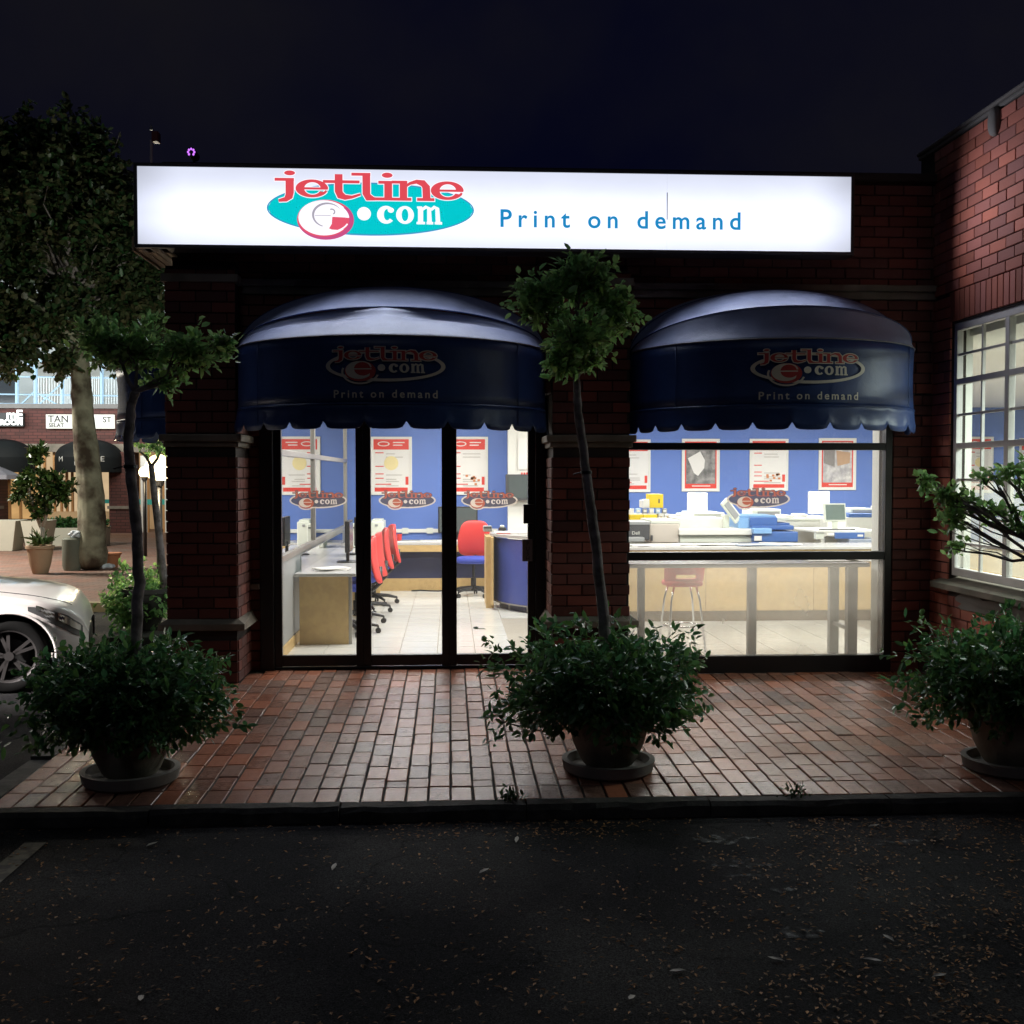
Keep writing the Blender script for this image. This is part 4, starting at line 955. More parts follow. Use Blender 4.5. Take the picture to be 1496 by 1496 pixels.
# right planter
rx_, ry_ = at(1484, 1128, Z=-.055).x, 5.9
tY = 5.9; tx = at(1545, 900, tY)
big_planter(rx_, ry_, 'glossy shrub in a pot by the brick wing, citrus branches before the paned window',
    path(((1500, 1010), (1520, 900), (1550, 830)), tY, [.042, .038, .034]),
    [((at(1350, 700, tY).x, 5.90, at(1350, 700, tY).z), (.06, .07, .05), 8), ((at(1375, 725, tY).x, 5.85, at(1375, 725, tY).z), (.10, .11, .09), 20), ((at(1392, 760, tY).x, 5.90, at(1392, 760, tY).z), (.08, .1, .10), 16), ((at(1415, 735, tY).x, 5.95, at(1415, 735, tY).z), (.10, .12, .07), 9), ((at(1440, 700, tY).x, 5.90, at(1440, 700, tY).z), (.07, .1, .06), 7), ((at(1475, 690, tY).x, 5.90, at(1475, 690, tY).z), (.09, .1, .08), 10), ((at(1462, 745, tY).x, 5.95, at(1462, 745, tY).z), (.10, .12, .09), 12), ((at(1490, 770, tY).x, 5.90, at(1490, 770, tY).z), (.09, .1, .08), 8), ((at(1400, 800, tY).x, 5.90, at(1400, 800, tY).z), (.07, .08, .04), 5), ((at(1545, 700, tY).x, 5.95, at(1545, 700, tY).z), (.22, .25, .26), 60)],
    (.62, .52, .31), (.02, 0, .53), 45, crown_n=6)
# ================================================================== inside the shop
def poster(px0, py0, px1, py1, Y, label, style, group='framed price posters on the blue wall', seed=0):
    x0, _, z0, x1, _, z1 = pb(px0, py0, px1, py1, Y, Y)
    if z0 > z1: z0, z1 = z1, z0
    root = thing('framed_poster', ((x0+x1)/2, Y, z0), label, 'poster', group); w, h = x1-x0, z1-z0; cx, rn = (x0+x1)/2, random.Random(seed)
    f = MB(); b = .028
    f.box(x0, Y-.02, z0, x1, Y, z0+b); f.box(x0, Y-.02, z1-b, x1, Y, z1); f.box(x0, Y-.02, z0+b, x0+b, Y, z1-b); f.box(x1-b, Y-.02, z0+b, x1, Y, z1-b)
    f.build('frame', white, root, bevel=.003)
    Bx(x0+b, Y-.010, z0+b, x1-b, Y-.006, z1-b).build('print', paper, root)
    def r(u0, v0, u1, v1, m, d=.012, nm='printed_band'): Bx(x0+b+(w-2*b)*u0, Y-d, z1-b-(h-2*b)*v0, x0+b+(w-2*b)*u1, Y-d+.0015, z1-b-(h-2*b)*v1).build(nm, m, root)
    def lines(rows, m, nm='printed_text'):
        q = MB()
        for (u0, u1, v) in rows: q.box(x0+b+(w-2*b)*u0, Y-.0125, z1-b-(h-2*b)*v, x0+b+(w-2*b)*u1, Y-.011, z1-b-(h-2*b)*(v+.018))
        q.build(nm, m, root, kind='stuff')
    if style in ('list', 'chart', 'small'):
        r(.03, .01, .97, .20, redink); r(.06, .90, .94, .975, redink)
        q = MB(); cz = z1-b-(h-2*b)*.095; n = 24
        q.add([(x0+b+(w-2*b)*(.30+.16*math.cos(2*math.pi*i/n)), Y-.0135, cz+(h-2*b)*.045*math.sin(2*math.pi*i/n)) for i in range(n)], [tuple(range(n))]); q.build('printed_oval', paper, root)
        q = MB(); q.add([(x0+b+(w-2*b)*(.30+.13*math.cos(2*math.pi*i/n)), Y-.0142, cz+(h-2*b)*.030*math.sin(2*math.pi*i/n)) for i in range(n)], [tuple(range(n))]); q.build('printed_oval', redink, root)
        lines([(.55, .86, .06), (.55, .80, .11)], paper)
        lines([(.08, .30, v) for v in (.25, .50, .64, .72)]+[(.08, .5, .83)], redink)
        lines([(.36, .36+rn.uniform(.2, .5), v) for v in (.27, .33, .66, .74, .78, .86)], MATS.get('pale_grey_ink') or mat('pale_grey_ink', (.55, .52, .48), .7))
        r(.88, .70, .96, .85, redink)
        if style == 'list':
            q = MB(); cz = z1-b-(h-2*b)*.45; R_ = .19*(w-2*b)
            q.add([(x0+b+(w-2*b)*.5+R_*math.cos(2*math.pi*i/30), Y-.0135, cz+R_*math.sin(2*math.pi*i/30)) for i in range(30)], [tuple(range(30))]); q.build('printed_disc', mat('pale_yellow_ink', (.85, .72, .36), .6), root)
        if style == 'chart':
            q = MB()
            for i in range(9):
                u, v = .42+rn.random()*.36, .66+rn.random()*.16; q.box(x0+b+(w-2*b)*u, Y-.013, z1-b-(h-2*b)*v, x0+b+(w-2*b)*(u+.07), Y-.0115, z1-b-(h-2*b)*(v+.04))
            q.build('printed_picture', mat('orange_ink', (.6, .22, .08), .6), root)
    else:
        f = MB(); e = .02*w
        r(.04, .02, .96, .05, redink); r(.04, .88, .96, .975, redink); r(.04, .05, .075, .88, redink); r(.925, .05, .96, .88, redink)
        lines([(.25, .78, .915)], paper)
        pm_ = mat('grey_photo_print' if style == 'dark' else 'pale_photo_print', (.30, .29, .28) if style == 'dark' else (.62, .60, .58), .5, var=.7, scale=14, col2=(.12, .12, .12) if style == 'dark' else (.42, .40, .42))
        r(.075, .05, .925, .88, pm_, .0115, 'printed_picture')
        q = MB(); U = lambda u: x0+b+(w-2*b)*u; V = lambda v: z1-b-(h-2*b)*v
        if style == 'dark':
            q.add([(U(a), Y-.013, V(c)) for a, c in ((.12, .36), (.48, .22), (.62, .40), (.60, .56), (.42, .72), (.30, .66))], [(5, 4, 3, 2, 1, 0)]); q.build('printed_picture', paper, root)
        else:
            q.add([(U(a), Y-.013, V(c)) for a, c in ((.10, .22), (.42, .14), (.42, .56), (.10, .48))], [(3, 2, 1, 0)]); q.build('printed_picture', greyink, root)
            q = MB(); q.add([(U(a), Y-.0135, V(c)) for a, c in ((.46, .22), (.88, .26), (.86, .48), (.50, .54))], [(3, 2, 1, 0)]); q.build('printed_picture', mat('tan_ink', (.52, .33, .2), .6), root)
    return root
YL, YR = 15.495, 16.995
poster(541, 638, 602, 723, YL, 'white framed red banded poster with a yellow disc behind the middle door leaf', 'list', seed=1)
poster(654, 638, 713, 723, YL, 'white framed red banded poster with small colour picture behind the right door leaf', 'chart', seed=2)
poster(895, 642, 950, 719, YR, 'white framed red and white list poster beside the brick pier in the big window', 'small', seed=3)
poster(996, 641, 1051, 718, YR, 'framed poster with grey photograph and red border above a white copier', 'dark', seed=4)
poster(1095, 641, 1151, 717, YR, 'framed price poster with small orange picture behind the window emblem', 'chart', seed=5)
poster(1196, 640, 1250, 716, YR, 'framed poster with pale room photograph and red border, nearest the window\'s right edge', 'pale', seed=6)
poster(1411, 638, 1450, 720, YR, 'red and white framed poster seen through the wing\'s paned window', 'list', seed=7)
poster(1489, 640, 1530, 720, YR, 'framed orange poster at the photo\'s right edge, in the paned window', 'chart', seed=8)
# lettering panel on the white wall
x0, _, z1, x1, _, z0 = pb(757, 640, 800, 686, 15.285, 15.29)
np_ = thing('wall_notice', (x0, 15.29, z0), 'white wall notice with red lettering beside the door\'s right frame', 'notice')
Bx(x0, 15.284, z0, x1, 15.297, z1).build('panel', paper, np_)
q = MB(); q.box(x0+.05, 15.280, z1-.30-.06, x1-.02, 15.2835, z1-.30); q.build('printed_band', redink, np_)
q = MB(); 
for i in range(3): q.box(x0+.05+.015*i, 15.280, z1-.17-i*.05, x1-.05, 15.2835, z1-.155-i*.05)
q.build('printed_text', redink, np_, kind='stuff')
q = MB()
for i, (u, v) in enumerate(((0, 0), (.035, 0), (.07, 0), (0, .045), (.07, .045), (.035, .07))): q.box(x0+.04+u, 15.28, z1-.04-v-.03, x0+.062+u, 15.2835, z1-.04-v)
q.build('printed_mark', redink, np_, kind='stuff')
tvb = thing('wall_screen', at(785, 731, 15.2), 'dark grey screen hanging under the white notice by the door frame', 'screen')
Bx(*pb(739, 693, 815, 731, 15.18, 15.28)).build('casing', darkgrey, tvb, bevel=.008); Bx(*pb(743, 696, 811, 728, 15.174, 15.179)).build('display', screen, tvb)

def monitor(x, y, z, w, h, label, rz=0, tilt=0, scr=screen, body=blackpl, group=None):
    root = thing('monitor', (0, 0, 0), label, 'monitor', group)
    q = MB(); b = .018
    q.box(-w/2, 0, 0, w/2, .045, h); q.rot(tilt, 'X'); q.move((0, 0, .11)); q.build('casing', body, root, bevel=.006)
    q = MB(); q.box(-w/2+b, -.004, b, w/2-b, -.001, h-b); q.rot(tilt, 'X'); q.move((0, 0, .11)); q.build('display', scr, root)
    q = MB(); q.box(-.035, .02, .012, .035, .05, .16); q.build('stand', body, root, bevel=.004); q = MB(); q.lathe([(.11, 0), (.11, .008), (.09, .014)], 0, .04, 20); q.build('foot', body, root)
    root.location = (x, y, z); root.rotation_euler = (0, 0, rz); return root
# back desk
DZ = at(650, 793, 14.75).z
bd = thing('back_desk', (-.3, 15, 0), 'long wood edged desk with navy panel along the blue back wall', 'desk')
x0, x1 = X(503, 15), X(740, 15)
Bx(x0, 14.75, DZ-.03, x1, 15.49, DZ).build('desk_top', worktop, bd, bevel=.004); Bx(x0, 14.752, DZ-.12, x1, 14.78, DZ-.031).build('edge_board', woodp, bd, bevel=.003)
Bx(x0, 14.95, .17, x1, 14.97, DZ-.12).build('modesty_panel', navypan, bd); Bx(x0, 14.94, 0, x1, 15.0, .17).build('skirting_board', woodp, bd, bevel=.003)
q = MB(); q.tube([(x0+.9+i*.12, 14.86+.05*math.sin(i*1.7), .012) for i in range(12)], .010, 6); tag(q.build('power_cable', blackpl), 'black cable lying on the tiles under the back desk', 'cable')
q = MB(); q.tube([(at(p_, 791, 15.1).x, 15.0+.05*math.sin(p_), DZ+.012) for p_ in range(585, 640, 6)], .010, 6); tag(q.build('desk_cable', greypl), 'thin grey cable lying along the back desk top', 'cable')
monitor(at(669, 790, 15.1).x, 15.15, DZ, .54, .36, 'wide black monitor on the back desk behind a red chair')
Bx(x0+.05, 15.47, DZ+.10, x1-.1, 15.497, DZ+.15).build('cable_trunking', white, shop, bevel=.003)
for px in (592, 628, 700): c = at(px, 780, 15.46); Bx(c.x-.045, 15.462, DZ+.085, c.x+.045, 15.469, DZ+.165).build('wall_socket', offwhite, shop, bevel=.004)
for i, (px, w_, a_) in enumerate(((590, .30, .3), (612, .22, -.4), (630, .30, .1), (655, .21, .8))):
    q = MB().box(-w_/2, -.1, 0, w_/2, .1, .008+.004*i); q.rot(a_); q.move((X(px, 15), 14.95+.04*i, DZ+.001)); tag(q.build('paper_sheet', paper), ('white papers at the left of the back desk', 'small tilted note on the back desk beside the papers', 'white sheets in the middle of the back desk', 'paper by the foot of the back desk monitor')[i], 'papers', 'papers on the back desk')
c = at(583, 790, 15.0); q = MB().lathe([(.030, DZ+.001), (.036, DZ+.10), (.033, DZ+.10), (.028, DZ+.01)], c.x, 15.1, 14, cap=False); tag(q.build('mug', redpl, auto=True), 'red mug standing at the left end of the back desk', 'mug')
# left side desk
LZ = .665; sd = thing('side_desk', (-1.15, 12, 0), 'wood ended desk with pale top along the glazed side wall', 'desk')
Bx(-1.385, 10.25, 0, -.935, 10.29, LZ-.032).build('end_panel', woodp, sd, bevel=.003); Bx(-.934, 10.25, 0, -.905, 10.29, LZ-.032).build('end_trim', alu, sd)
Bx(-1.42, 10.18, LZ-.03, -.86, 14.4, LZ).build('desk_top', worktop, sd, bevel=.006); Bx(-1.385, 12.3, 0, -.9, 12.33, LZ-.03).build('end_panel', woodp, sd, bevel=.003); Bx(-1.385, 14.3, 0, -.9, 14.33, LZ-.03).build('end_panel', woodp, sd, bevel=.003)
for i, y in enumerate((11.35, 12.45)):
    kb_ = thing('keyboard', (-1.0, y-.1, LZ), ('black keyboard on the side desk nearest the door', 'farther black keyboard on the side desk')[i], 'keyboard')
    Bx(-.93, y-.25, LZ+.001, -.88+.02, y+.2, LZ+.02).build('casing', blackpl, kb_, bevel=.003); Bx(-.925, y-.24, LZ+.021, -.87, y+.19, LZ+.024).build('key_field', darkgrey, kb_)
q = MB()
for j in range(4): q2 = MB().box(-.15, -.11, j*.006, .15, .11, j*.006+.004); q2.rot(.25*j); q.add(q2.v, q2.f)
q.move((-1.12, 10.55, LZ+.001)); tag(q.build('paper_sheet', paper), 'fanned papers on the near end of the side desk', 'papers')
scg = thing('desk_screen', (-1.38, 12, LZ), 'low glass screen standing on the side desk by the window wall', 'desk screen')
Bx(-1.385, 10.35, LZ+.001, -1.377, 14.3, LZ+.16).build('pane', sideg, scg)
for i, y in enumerate((11.5, 12.6)):
    monitor(-1.02, y, LZ, .42, .32, ('black monitor seen edge on, on the side desk behind the first door mullion', 'farther monitor on the side desk, hidden partly by the first mullion')[i], rz=R(90))
# small white pc tower / printer on far end of side desk
def device(name, label, cat, boxes, bev=.012, group=None):
    """boxes: (part name, material, box tuple)"""
    b0 = boxes[0][2]; root = thing(name, ((b0[0]+b0[3])/2, b0[1], min(b0[2], b0[5])), label, cat, group)
    for nm, m, b in boxes:
        o = Bx(*b).build(nm, m, root, bevel=min(bev, .2*min(abs(b[3]-b[0]), abs(b[4]-b[1]), abs(b[5]-b[2]))), seg=2)
    return root
device('printer', 'off white office printer at the far end of the side desk, behind red chairs', 'printer',
       [('body', offwhite, pb(541, 762, 560, 800, 14.7, 15.3)), ('lid', offwhite, pb(543, 759, 558, 763, 14.75, 15.2)), ('panel', greypl, pb(548, 766, 552, 769, 14.69, 14.70))])
device('computer_tower', 'small white computer tower on the side desk beyond the wood end panel', 'computer',
       [('body', offwhite, pb(514, 765, 522, 800, 13.7, 14.1)), ('slot', darkgrey, pb(516, 770, 520, 772, 13.695, 13.70))])
# office chair (faces -Y by default: seen from behind when rz = 180)
def office_chair(label):
    root = thing('office_chair', (0, 0, 0), label, 'office chair', 'red backed office chairs in the shop')
    MB().sup((0, 0, .47), (.23, .22, .045), .5, .6, nu=28, nv=10).build('seat', bluefab, root, smooth=True)
    def bend(p): return Vector((p.x*(1-.22*max(0, p.z)/.22+.05), p.y+.9*p.x*p.x-.25*(p.z/.25)**2*.12, p.z))
    q = MB().sup((0, 0, 0), (.215, .028, .235), .45, .8, fn=bend, nu=32, nv=14); q.rot(R(-8), 'X'); q.v = [(a, -b, c) for a, b, c in q.v]; q.f = [tuple(reversed(f)) for f in q.f]; q.move((0, .26, .73)); q.build('backrest', redpl, root, smooth=True)
    q = MB().tube([(0, .05, .43), (0, .24, .43), (0, .315, .50), (0, .315, .66)], [.02, .022, .024, .02], 8); q.build('back_bracket', blackpl, root, smooth=True)
    MB().lathe([(.035, .08), (.035, .24), (.018, .245), (.018, .43)], n=12).build('gas_column', blackpl, root, auto=True)
    q = MB().tube([(.1, 0, .41), (.24, .02, .39), (.27, .02, .37)], .007, 6); q.build('lever', blackpl, root)
    for i in range(5):
        a = 2*math.pi*i/5+.3; d = Vector((math.cos(a), math.sin(a), 0)); q = MB().tube([(d*.02)+Vector((0, 0, .115)), d*.18+Vector((0, 0, .10)), d*.29+Vector((0, 0, .075))], [.024, .02, .014], 8); q.build('base_arm', blackpl, root)
        cst = MB(); c = d*.29+Vector((0, 0, .028)); n_ = Vector((-d.y, d.x, 0)); cst.tube([c-n_*.022, c-n_*.006], .028, 12); cst.tube([c+n_*.006, c+n_*.022], .028, 12); cst.tube([c+Vector((0, 0, .005)), c+Vector((0, 0, .05))], .009, 6); cst.build('caster', blackpl, root)
    return root
ch = office_chair('red backed office chair with blue seat facing the back desk, seen from behind')
p = at(690, 862, Z=.0); ch.location = (p.x, 14.25, 0); ch.rotation_euler = (0, 0, R(4))
ch.rotation_euler = (0, 0, R(-6))
for i, (x, y, rz, lab) in enumerate(((-1.00, 10.95, 84, 'nearest red chair in the row along the side desk, seen edge on'), (-.99, 11.75, 95, 'second red chair from the door in the row at the side desk'),
                          (-.97, 12.6, 82, 'third red chair from the door in the side desk row'), (-.93, 13.45, 76, 'farthest red chair in the side desk row, its back leaning right'))):
    c_ = dup(ch); c_['label'] = lab; c_.location = (x, y, 0); c_.rotation_euler = (0, 0, R(-rz))
# reception counter, curved
rc = thing('reception_counter', (.6, 12.4, 0), 'curved blue reception counter with grey top and wood end panel', 'counter')
RZ = .875
def curved(r0, z0, z1, th, a0=180, a1=262, cx=1.62, cy_=13.25, rx=1.10, ry=1.15, n=26):
    q = MB(); o = arc(cx, cy_, rx+r0, ry+r0, a0, a1, n); i_ = arc(cx, cy_, rx+r0-th, ry+r0-th, a0, a1, n); k = len(o)
    vs = [(x, y, z) for z in (z0, z1) for x, y in o]+[(x, y, z) for z in (z0, z1) for x, y in i_]; fs = []
    for j in range(k-1):
        fs += [(j, j+1, k+j+1, k+j), (2*k+j+1, 2*k+j, 3*k+j, 3*k+j+1), (k+j, k+j+1, 3*k+j+1, 3*k+j), (j+1, j, 2*k+j, 2*k+j+1)]
    fs += [(0, k, 3*k, 2*k), (k-1, 2*k-1+0, 4*k-1, 3*k-1)]; fs[-1] = (k-1, 3*k-1, 4*k-1, 2*k-1)
    return q.add(vs, fs)
q = curved(0, .09, RZ-.045, .02); q.build('curved_panel', bluepan, rc, auto=True)
q = curved(.05, RZ-.03, RZ, .60); q.build('counter_top', worktop, rc, auto=True); q = curved(.012, .075, .09, .03); q.build('bottom_trim', alu, rc, auto=True)
Bx(.475, 12.75, .06, .50, 13.55, RZ-.035).build('end_panel', woodp, rc, bevel=.003); Bx(.42, 12.95, .0, .51, 13.6, RZ-.036).build('end_panel', woodp, rc, bevel=.003)
for a in (188, 205, 224, 243, 258):
    MB().box(1.62+1.02*math.cos(R(a))-.02, 13.25+1.07*math.sin(R(a))-.02, 0, 1.62+1.02*math.cos(R(a))+.02, 13.25+1.07*math.sin(R(a))+.02, .075).build('foot', alu, rc)
q = curved(-.07, .0, .074, .05); q.build('plinth', navypan, rc)
device('desk_phone', 'small grey desk phone standing on the curved counter', 'phone', [('body', greypl, (*at(706, 778, 13.4)[:1], 13.4, RZ, at(719, 778, 13.4).x, 13.55, RZ+.07)), ('display', darkgrey, (at(707, 778, 13.4).x, 13.392, RZ+.04, at(718, 778, 13.4).x, 13.398, RZ+.065))])
device('card_machine', 'small black card machine with white top on the curved counter', 'card machine', [('body', blackpl, (at(729, 778, 13.2).x, 13.2, RZ, at(740, 778, 13.2).x, 13.33, RZ+.06)), ('head', offwhite, (at(731, 778, 13.2).x, 13.22, RZ+.062, at(737, 778, 13.2).x, 13.3, RZ+.085))])
device('paper_stack', 'stack of white and red forms on the curved counter by the door frame', 'paper stack', [('sheets', paper, (at(723, 780, 13.0).x, 12.9, RZ+.001, at(768, 780, 13.0).x, 13.2, RZ+.02)), ('printed_band', redink, (at(725, 780, 13.0).x, 12.897, RZ+.006, at(745, 780, 13.0).x, 12.899, RZ+.015))], .002)

# ---- right-hand side: service counter
CY = 11.65; CZ = .80
sv = thing('service_counter', (3, CY, 0), 'long wood fronted service counter behind the window, pale top', 'counter')
x0, x1 = 1.55, 7.4
for i in range(5): Bx(x0+i*1.17+.002, CY, .115, x0+(i+1)*1.17-.002, CY+.02, CZ-.035).build('front_panel', woodp, sv, bevel=.002)
Bx(x0, CY+.02, 0, x1, CY+.035, .115).build('kick_board', mat('brown_kick_board', (.16, .12, .08), .6), sv); Bx(x0-.02, CY-.04, CZ-.03, x1, CY+.62, CZ).build('counter_top', worktop, sv, bevel=.004)
for i, (px, w_, d_, r_) in enumerate(((945, .32, .24, .2), (975, .30, .21, -.3), (1000, .26, .2, .1), (1115, .6, .22, .02), (1150, .3, .22, .3), (1050, .42, .2, -.05))):
    c = at(px, 790, CY+.15); q = MB(); 
    for j in range(3): q2 = MB().box(-w_/2, -d_/2, j*.004, w_/2, d_/2, j*.004+.003); q2.rot(r_+j*.12); q.add(q2.v, q2.f)
    q.move((c.x, CY+.16+.05*(i % 3), CZ+.001+.001*i))
    tag(q.build('paper_sheet', paper if i not in (3,) else mat('blue_grey_paper', (.42, .48, .58), .6)), ['loose white papers at the counter\'s left end', 'papers fanned out before the tall white printer', 'small loose sheets on the counter below the grey photo poster', 'blue grey sheets on the counter below the blue machine', 'tilted white sheets on the counter right of the blue machine', 'pale papers on the counter below the white lidded printer'][i], 'papers', 'papers lying on the service counter')
# behind the counter, machines; numbers are pixels of the photograph at the distance given
dvc = device
dvc('label_printer', 'dark grey printer with small white word on its front by the brick pier', 'printer',
    [('body', darkgrey, pb(905, 763, 949, 789, 12.45, 12.9)), ('top_trim', greypl, pb(905, 762, 950, 767, 12.44, 12.92)), ('tray', greypl, pb(905, 785, 942, 792, 12.3, 12.44))])
c = at(929, 781, 12.44); q = text_mb('Dell', .055, lambda x, y: (c.x+x, 12.446, c.z+y)); o = q.build('lettering', white, bpy.data.objects['label_printer'])
dvc('large_printer', 'large beige box printer beside the dark one behind the counter', 'printer', [('body', mat('beige_plastic', (.60, .54, .47), .5), pb(949, 765, 992, 793, 12.5, 13.3)), ('lid', offwhite, pb(951, 760, 993, 765, 12.5, 13.3)), ('knob', darkgrey, pb(951, 782, 954, 790, 12.47, 12.5))])
dvc('flatbed_copier', 'long low white copier with grooved lid in the window\'s middle', 'copier',
    [('body', offwhite, pb(993, 783, 1099, 793, 12.5, 13.3)), ('lid', white, pb(992, 773, 1100, 782, 12.45, 13.25)), ('cover', white, pb(992, 757, 1062, 773, 12.7, 13.3)), ('side_post', offwhite, pb(1057, 752, 1066, 772, 12.66, 12.8))])
dvc('copier', 'tall white copier with raised lid under the grey photo poster', 'copier',
    [('body', offwhite, pb(1005, 752, 1062, 800, 14.2, 15.0)), ('document_feeder', offwhite, pb(1013, 749, 1059, 757, 14.15, 14.9)), ('feeder_slot', darkgrey, pb(1019, 754, 1048, 757, 14.14, 14.15)), ('raised_lid', white, pb(1005, 720, 1034, 752, 14.6, 14.66))], .02)
q = MB(); p0, p1 = at(992, 753, 14.1), at(1012, 760, 14.1); 
o = MB().obox((p0+p1)/2, (p1-p0)/2, Vector((0, .12, 0)), Vector((0, 0, .012))).build('side_tray', white, bpy.data.objects['copier'])
# slanted control display
sl_ = thing('control_display', at(1068, 760, 12.6), 'slanting white touch display on the copier left of the window emblem', 'display')
cc = at(1068, 746, 12.6); ax = (at(1079, 760, 12.6)-at(1057, 731, 12.6))/2; 
MB().obox(cc, ax*1.0, Vector((.045, .05, .035)), Vector((.006, -.02, .004))).build('casing', offwhite, sl_, bevel=.01); MB().obox(cc+Vector((-.0, -.028, .004)), ax*.72, Vector((.03, .035, .022)), Vector((.001, -.003, .001))).build('screen', greypl, sl_)
dvc('blue_copier', 'blue and pale blue stepped copying machine in the window\'s middle', 'copier',
    [('base', bluepl, pb(1101, 777, 1166, 792, 12.4, 13.1)), ('front_cover', mat('light_blue_plastic', (.22, .42, .72), .4), pb(1101, 772, 1128, 780, 12.36, 13.0)), ('middle_tray', bluepl, pb(1098, 768, 1160, 774, 12.5, 13.1)), ('top_unit', bluepl, pb(1096, 756, 1136, 769, 12.55, 13.1)), ('top_step', MATS['light_blue_plastic'], pb(1080, 753, 1134, 757, 12.6, 13.1)),
     ('side_panel', MATS['light_blue_plastic'], pb(1079, 757, 1096, 772, 12.58, 13.05)), ('output_arm', offwhite, pb(1133, 756, 1154, 760, 12.7, 13.0)), ('notice', paper, pb(1102, 783, 1113, 790, 12.385, 12.395)), ('side_fin', bluepl, pb(1125, 764, 1154, 768, 12.62, 13.0))], .01)
dvc('grey_printer', 'white printer with grey ribbed front below the window emblem', 'printer', [('body', offwhite, pb(1098, 744, 1141, 760, 14.6, 15.1)), ('grille', greypl, pb(1107, 747, 1139, 753, 14.59, 14.6))])
dvc('copier_bank', 'wide white copier bank filling the space left of the desk monitor', 'copier',
    [('body', white, pb(1135, 759, 1200, 806, 13.5, 14.3)), ('left_flap', white, pb(1147, 753, 1160, 759, 13.55, 14.0)), ('joint_trim', offwhite, pb(1150, 757, 1200, 760, 13.46, 13.5))], .02)
dvc('copier', 'white copier with raised square lid left of the desk monitor', 'copier', [('body', white, pb(1170, 755, 1215, 800, 14.6, 15.3)), ('raised_lid', white, pb(1182, 718, 1212, 751, 15.0, 15.06)), ('side_tray', white, pb(1165, 751, 1180, 756, 14.6, 14.9))], .02)
dvc('copier', 'white copier with blue stripe at the window\'s right edge', 'copier', [('body', white, pb(1236, 756, 1300, 810, 13.7, 14.4)), ('stripe', bluepl, pb(1240, 750, 1300, 756, 13.7, 14.4)), ('upper_unit', offwhite, pb(1243, 743, 1278, 750, 13.8, 14.3)), ('grille', greypl, pb(1246, 745, 1274, 749, 13.79, 13.8)), ('knob', white, pb(1276, 739, 1284, 746, 13.8, 13.9))], .01)
dvc('worktable', 'white worktable under the tilted desk monitor', 'table', [('table_top', white, pb(1192, 775, 1284, 778, 12.6, 13.4)), ('front_panel', white, pb(1205, 784, 1241, 797, 12.9, 12.93)), ('side_leg', offwhite, pb(1192, 778, 1204, 788, 12.62, 12.7)), ('top_extension', mat('grey_blue_top', (.35, .40, .50), .3), pb(1241, 788, 1290, 797, 12.5, 13.3))], .005)
dvc('tray_unit', 'blue fronted paper tray unit hung below the desk monitor', 'paper tray', [('body', bluepl, pb(1220, 778, 1263, 787, 12.55, 12.58)), ('handle', paper, pb(1253, 781, 1261, 784, 12.54, 12.55))], .003)
m_ = monitor(at(1221, 775, 12.9).x, 12.9, at(1221, 775, 12.9).z, .27, .215, 'tilted grey green flat monitor behind the window\'s right part', rz=R(4), tilt=R(-10), scr=mat('grey_green_display', (.16, .22, .20), .2), body=offwhite)
dvc('keyboard', 'dark low keyboard before the tilted desk monitor', 'keyboard', [('body', darkgrey, (at(1200, 775, 12.7).x, 12.68, at(1200, 774.5, 12.7).z, at(1243, 775, 12.7).x, 12.8, at(1200, 773, 12.7).z)), ('mouse', blackpl, (at(1245, 775, 12.7).x, 12.68, at(1200, 774.5, 12.7).z, at(1249, 775, 12.7).x, 12.76, at(1200, 772.6, 12.7).z))], .003)
# shelf of cartons
dvc('shelf', 'pale low shelf carrying yellow and white cartons behind the dark printer', 'shelf', [('board', offwhite, pb(905, 760, 990, 763, 13.2, 13.7)), ('back_board', offwhite, pb(905, 763, 990, 800, 13.2, 13.25))], .003)
zsh = at(940, 760, 13.2).z
for i, (a_, b2, col, lab) in enumerate(((905, 919, yellow, 'yellow carton hidden half behind the brick pier'), (920, 939, yellow, 'yellow carton left in the low row by the brick pier'), (940, 960, yellow, 'yellow carton second in the low row'))):
    dvc('carton', lab, 'carton', [('box', col, pb(a_, 752, b2, 760, 13.22, 13.5)), ('tape', paper, pb(a_+.5, 750.5, b2-.5, 752, 13.24, 13.5))], .004, 'cartons on the low shelf')
for i in range(6):
    a_ = 920+i*9.6
    dvc('ink_bottle', ('first', 'second', 'third', 'fourth', 'fifth', 'sixth')[i]+' small ink bottle from the brick pier in the row on the cartons', 'bottle', [('bottle', [white, mat('pale_blue_card', (.45, .62, .8), .5), greypl][i % 3], pb(a_, 743, a_+6.5, 750.5, 13.3, 13.36)), ('label', paper, pb(a_+1.2, 745, a_+5.4, 748, 13.293, 13.3))], .006, 'row of bottles by the brick pier')
for i in range(3):
    a_ = 962+i*9
    dvc('paper_roll', ('white paper roll nearest the yellow cartons', 'middle one of three white paper rolls on the low shelf', 'rightmost of three white paper rolls on the low shelf')[i], 'paper roll', [('roll', paper, pb(a_, 750+i, a_+8, 760, 13.3, 13.45)), ('core', woodp, pb(a_+3, 754, a_+5, 757, 13.29, 13.30))], .008, 'paper rolls on the low shelf')
dvc('carton', 'bright yellow square carton topmost on the stack by the brick pier', 'carton', [('box', yellow, pb(949, 722, 969, 742, 13.35, 13.6)), ('mark', darkgrey, pb(962, 729, 964, 735, 13.345, 13.35))], .004, 'cartons on the low shelf')
dvc('carton', 'white open carton left of the square yellow one', 'carton', [('box', paper, pb(939, 731, 949, 742, 13.35, 13.6)), ('flap', paper, pb(941, 729.5, 949, 731, 13.36, 13.5))], .004, 'cartons on the low shelf')
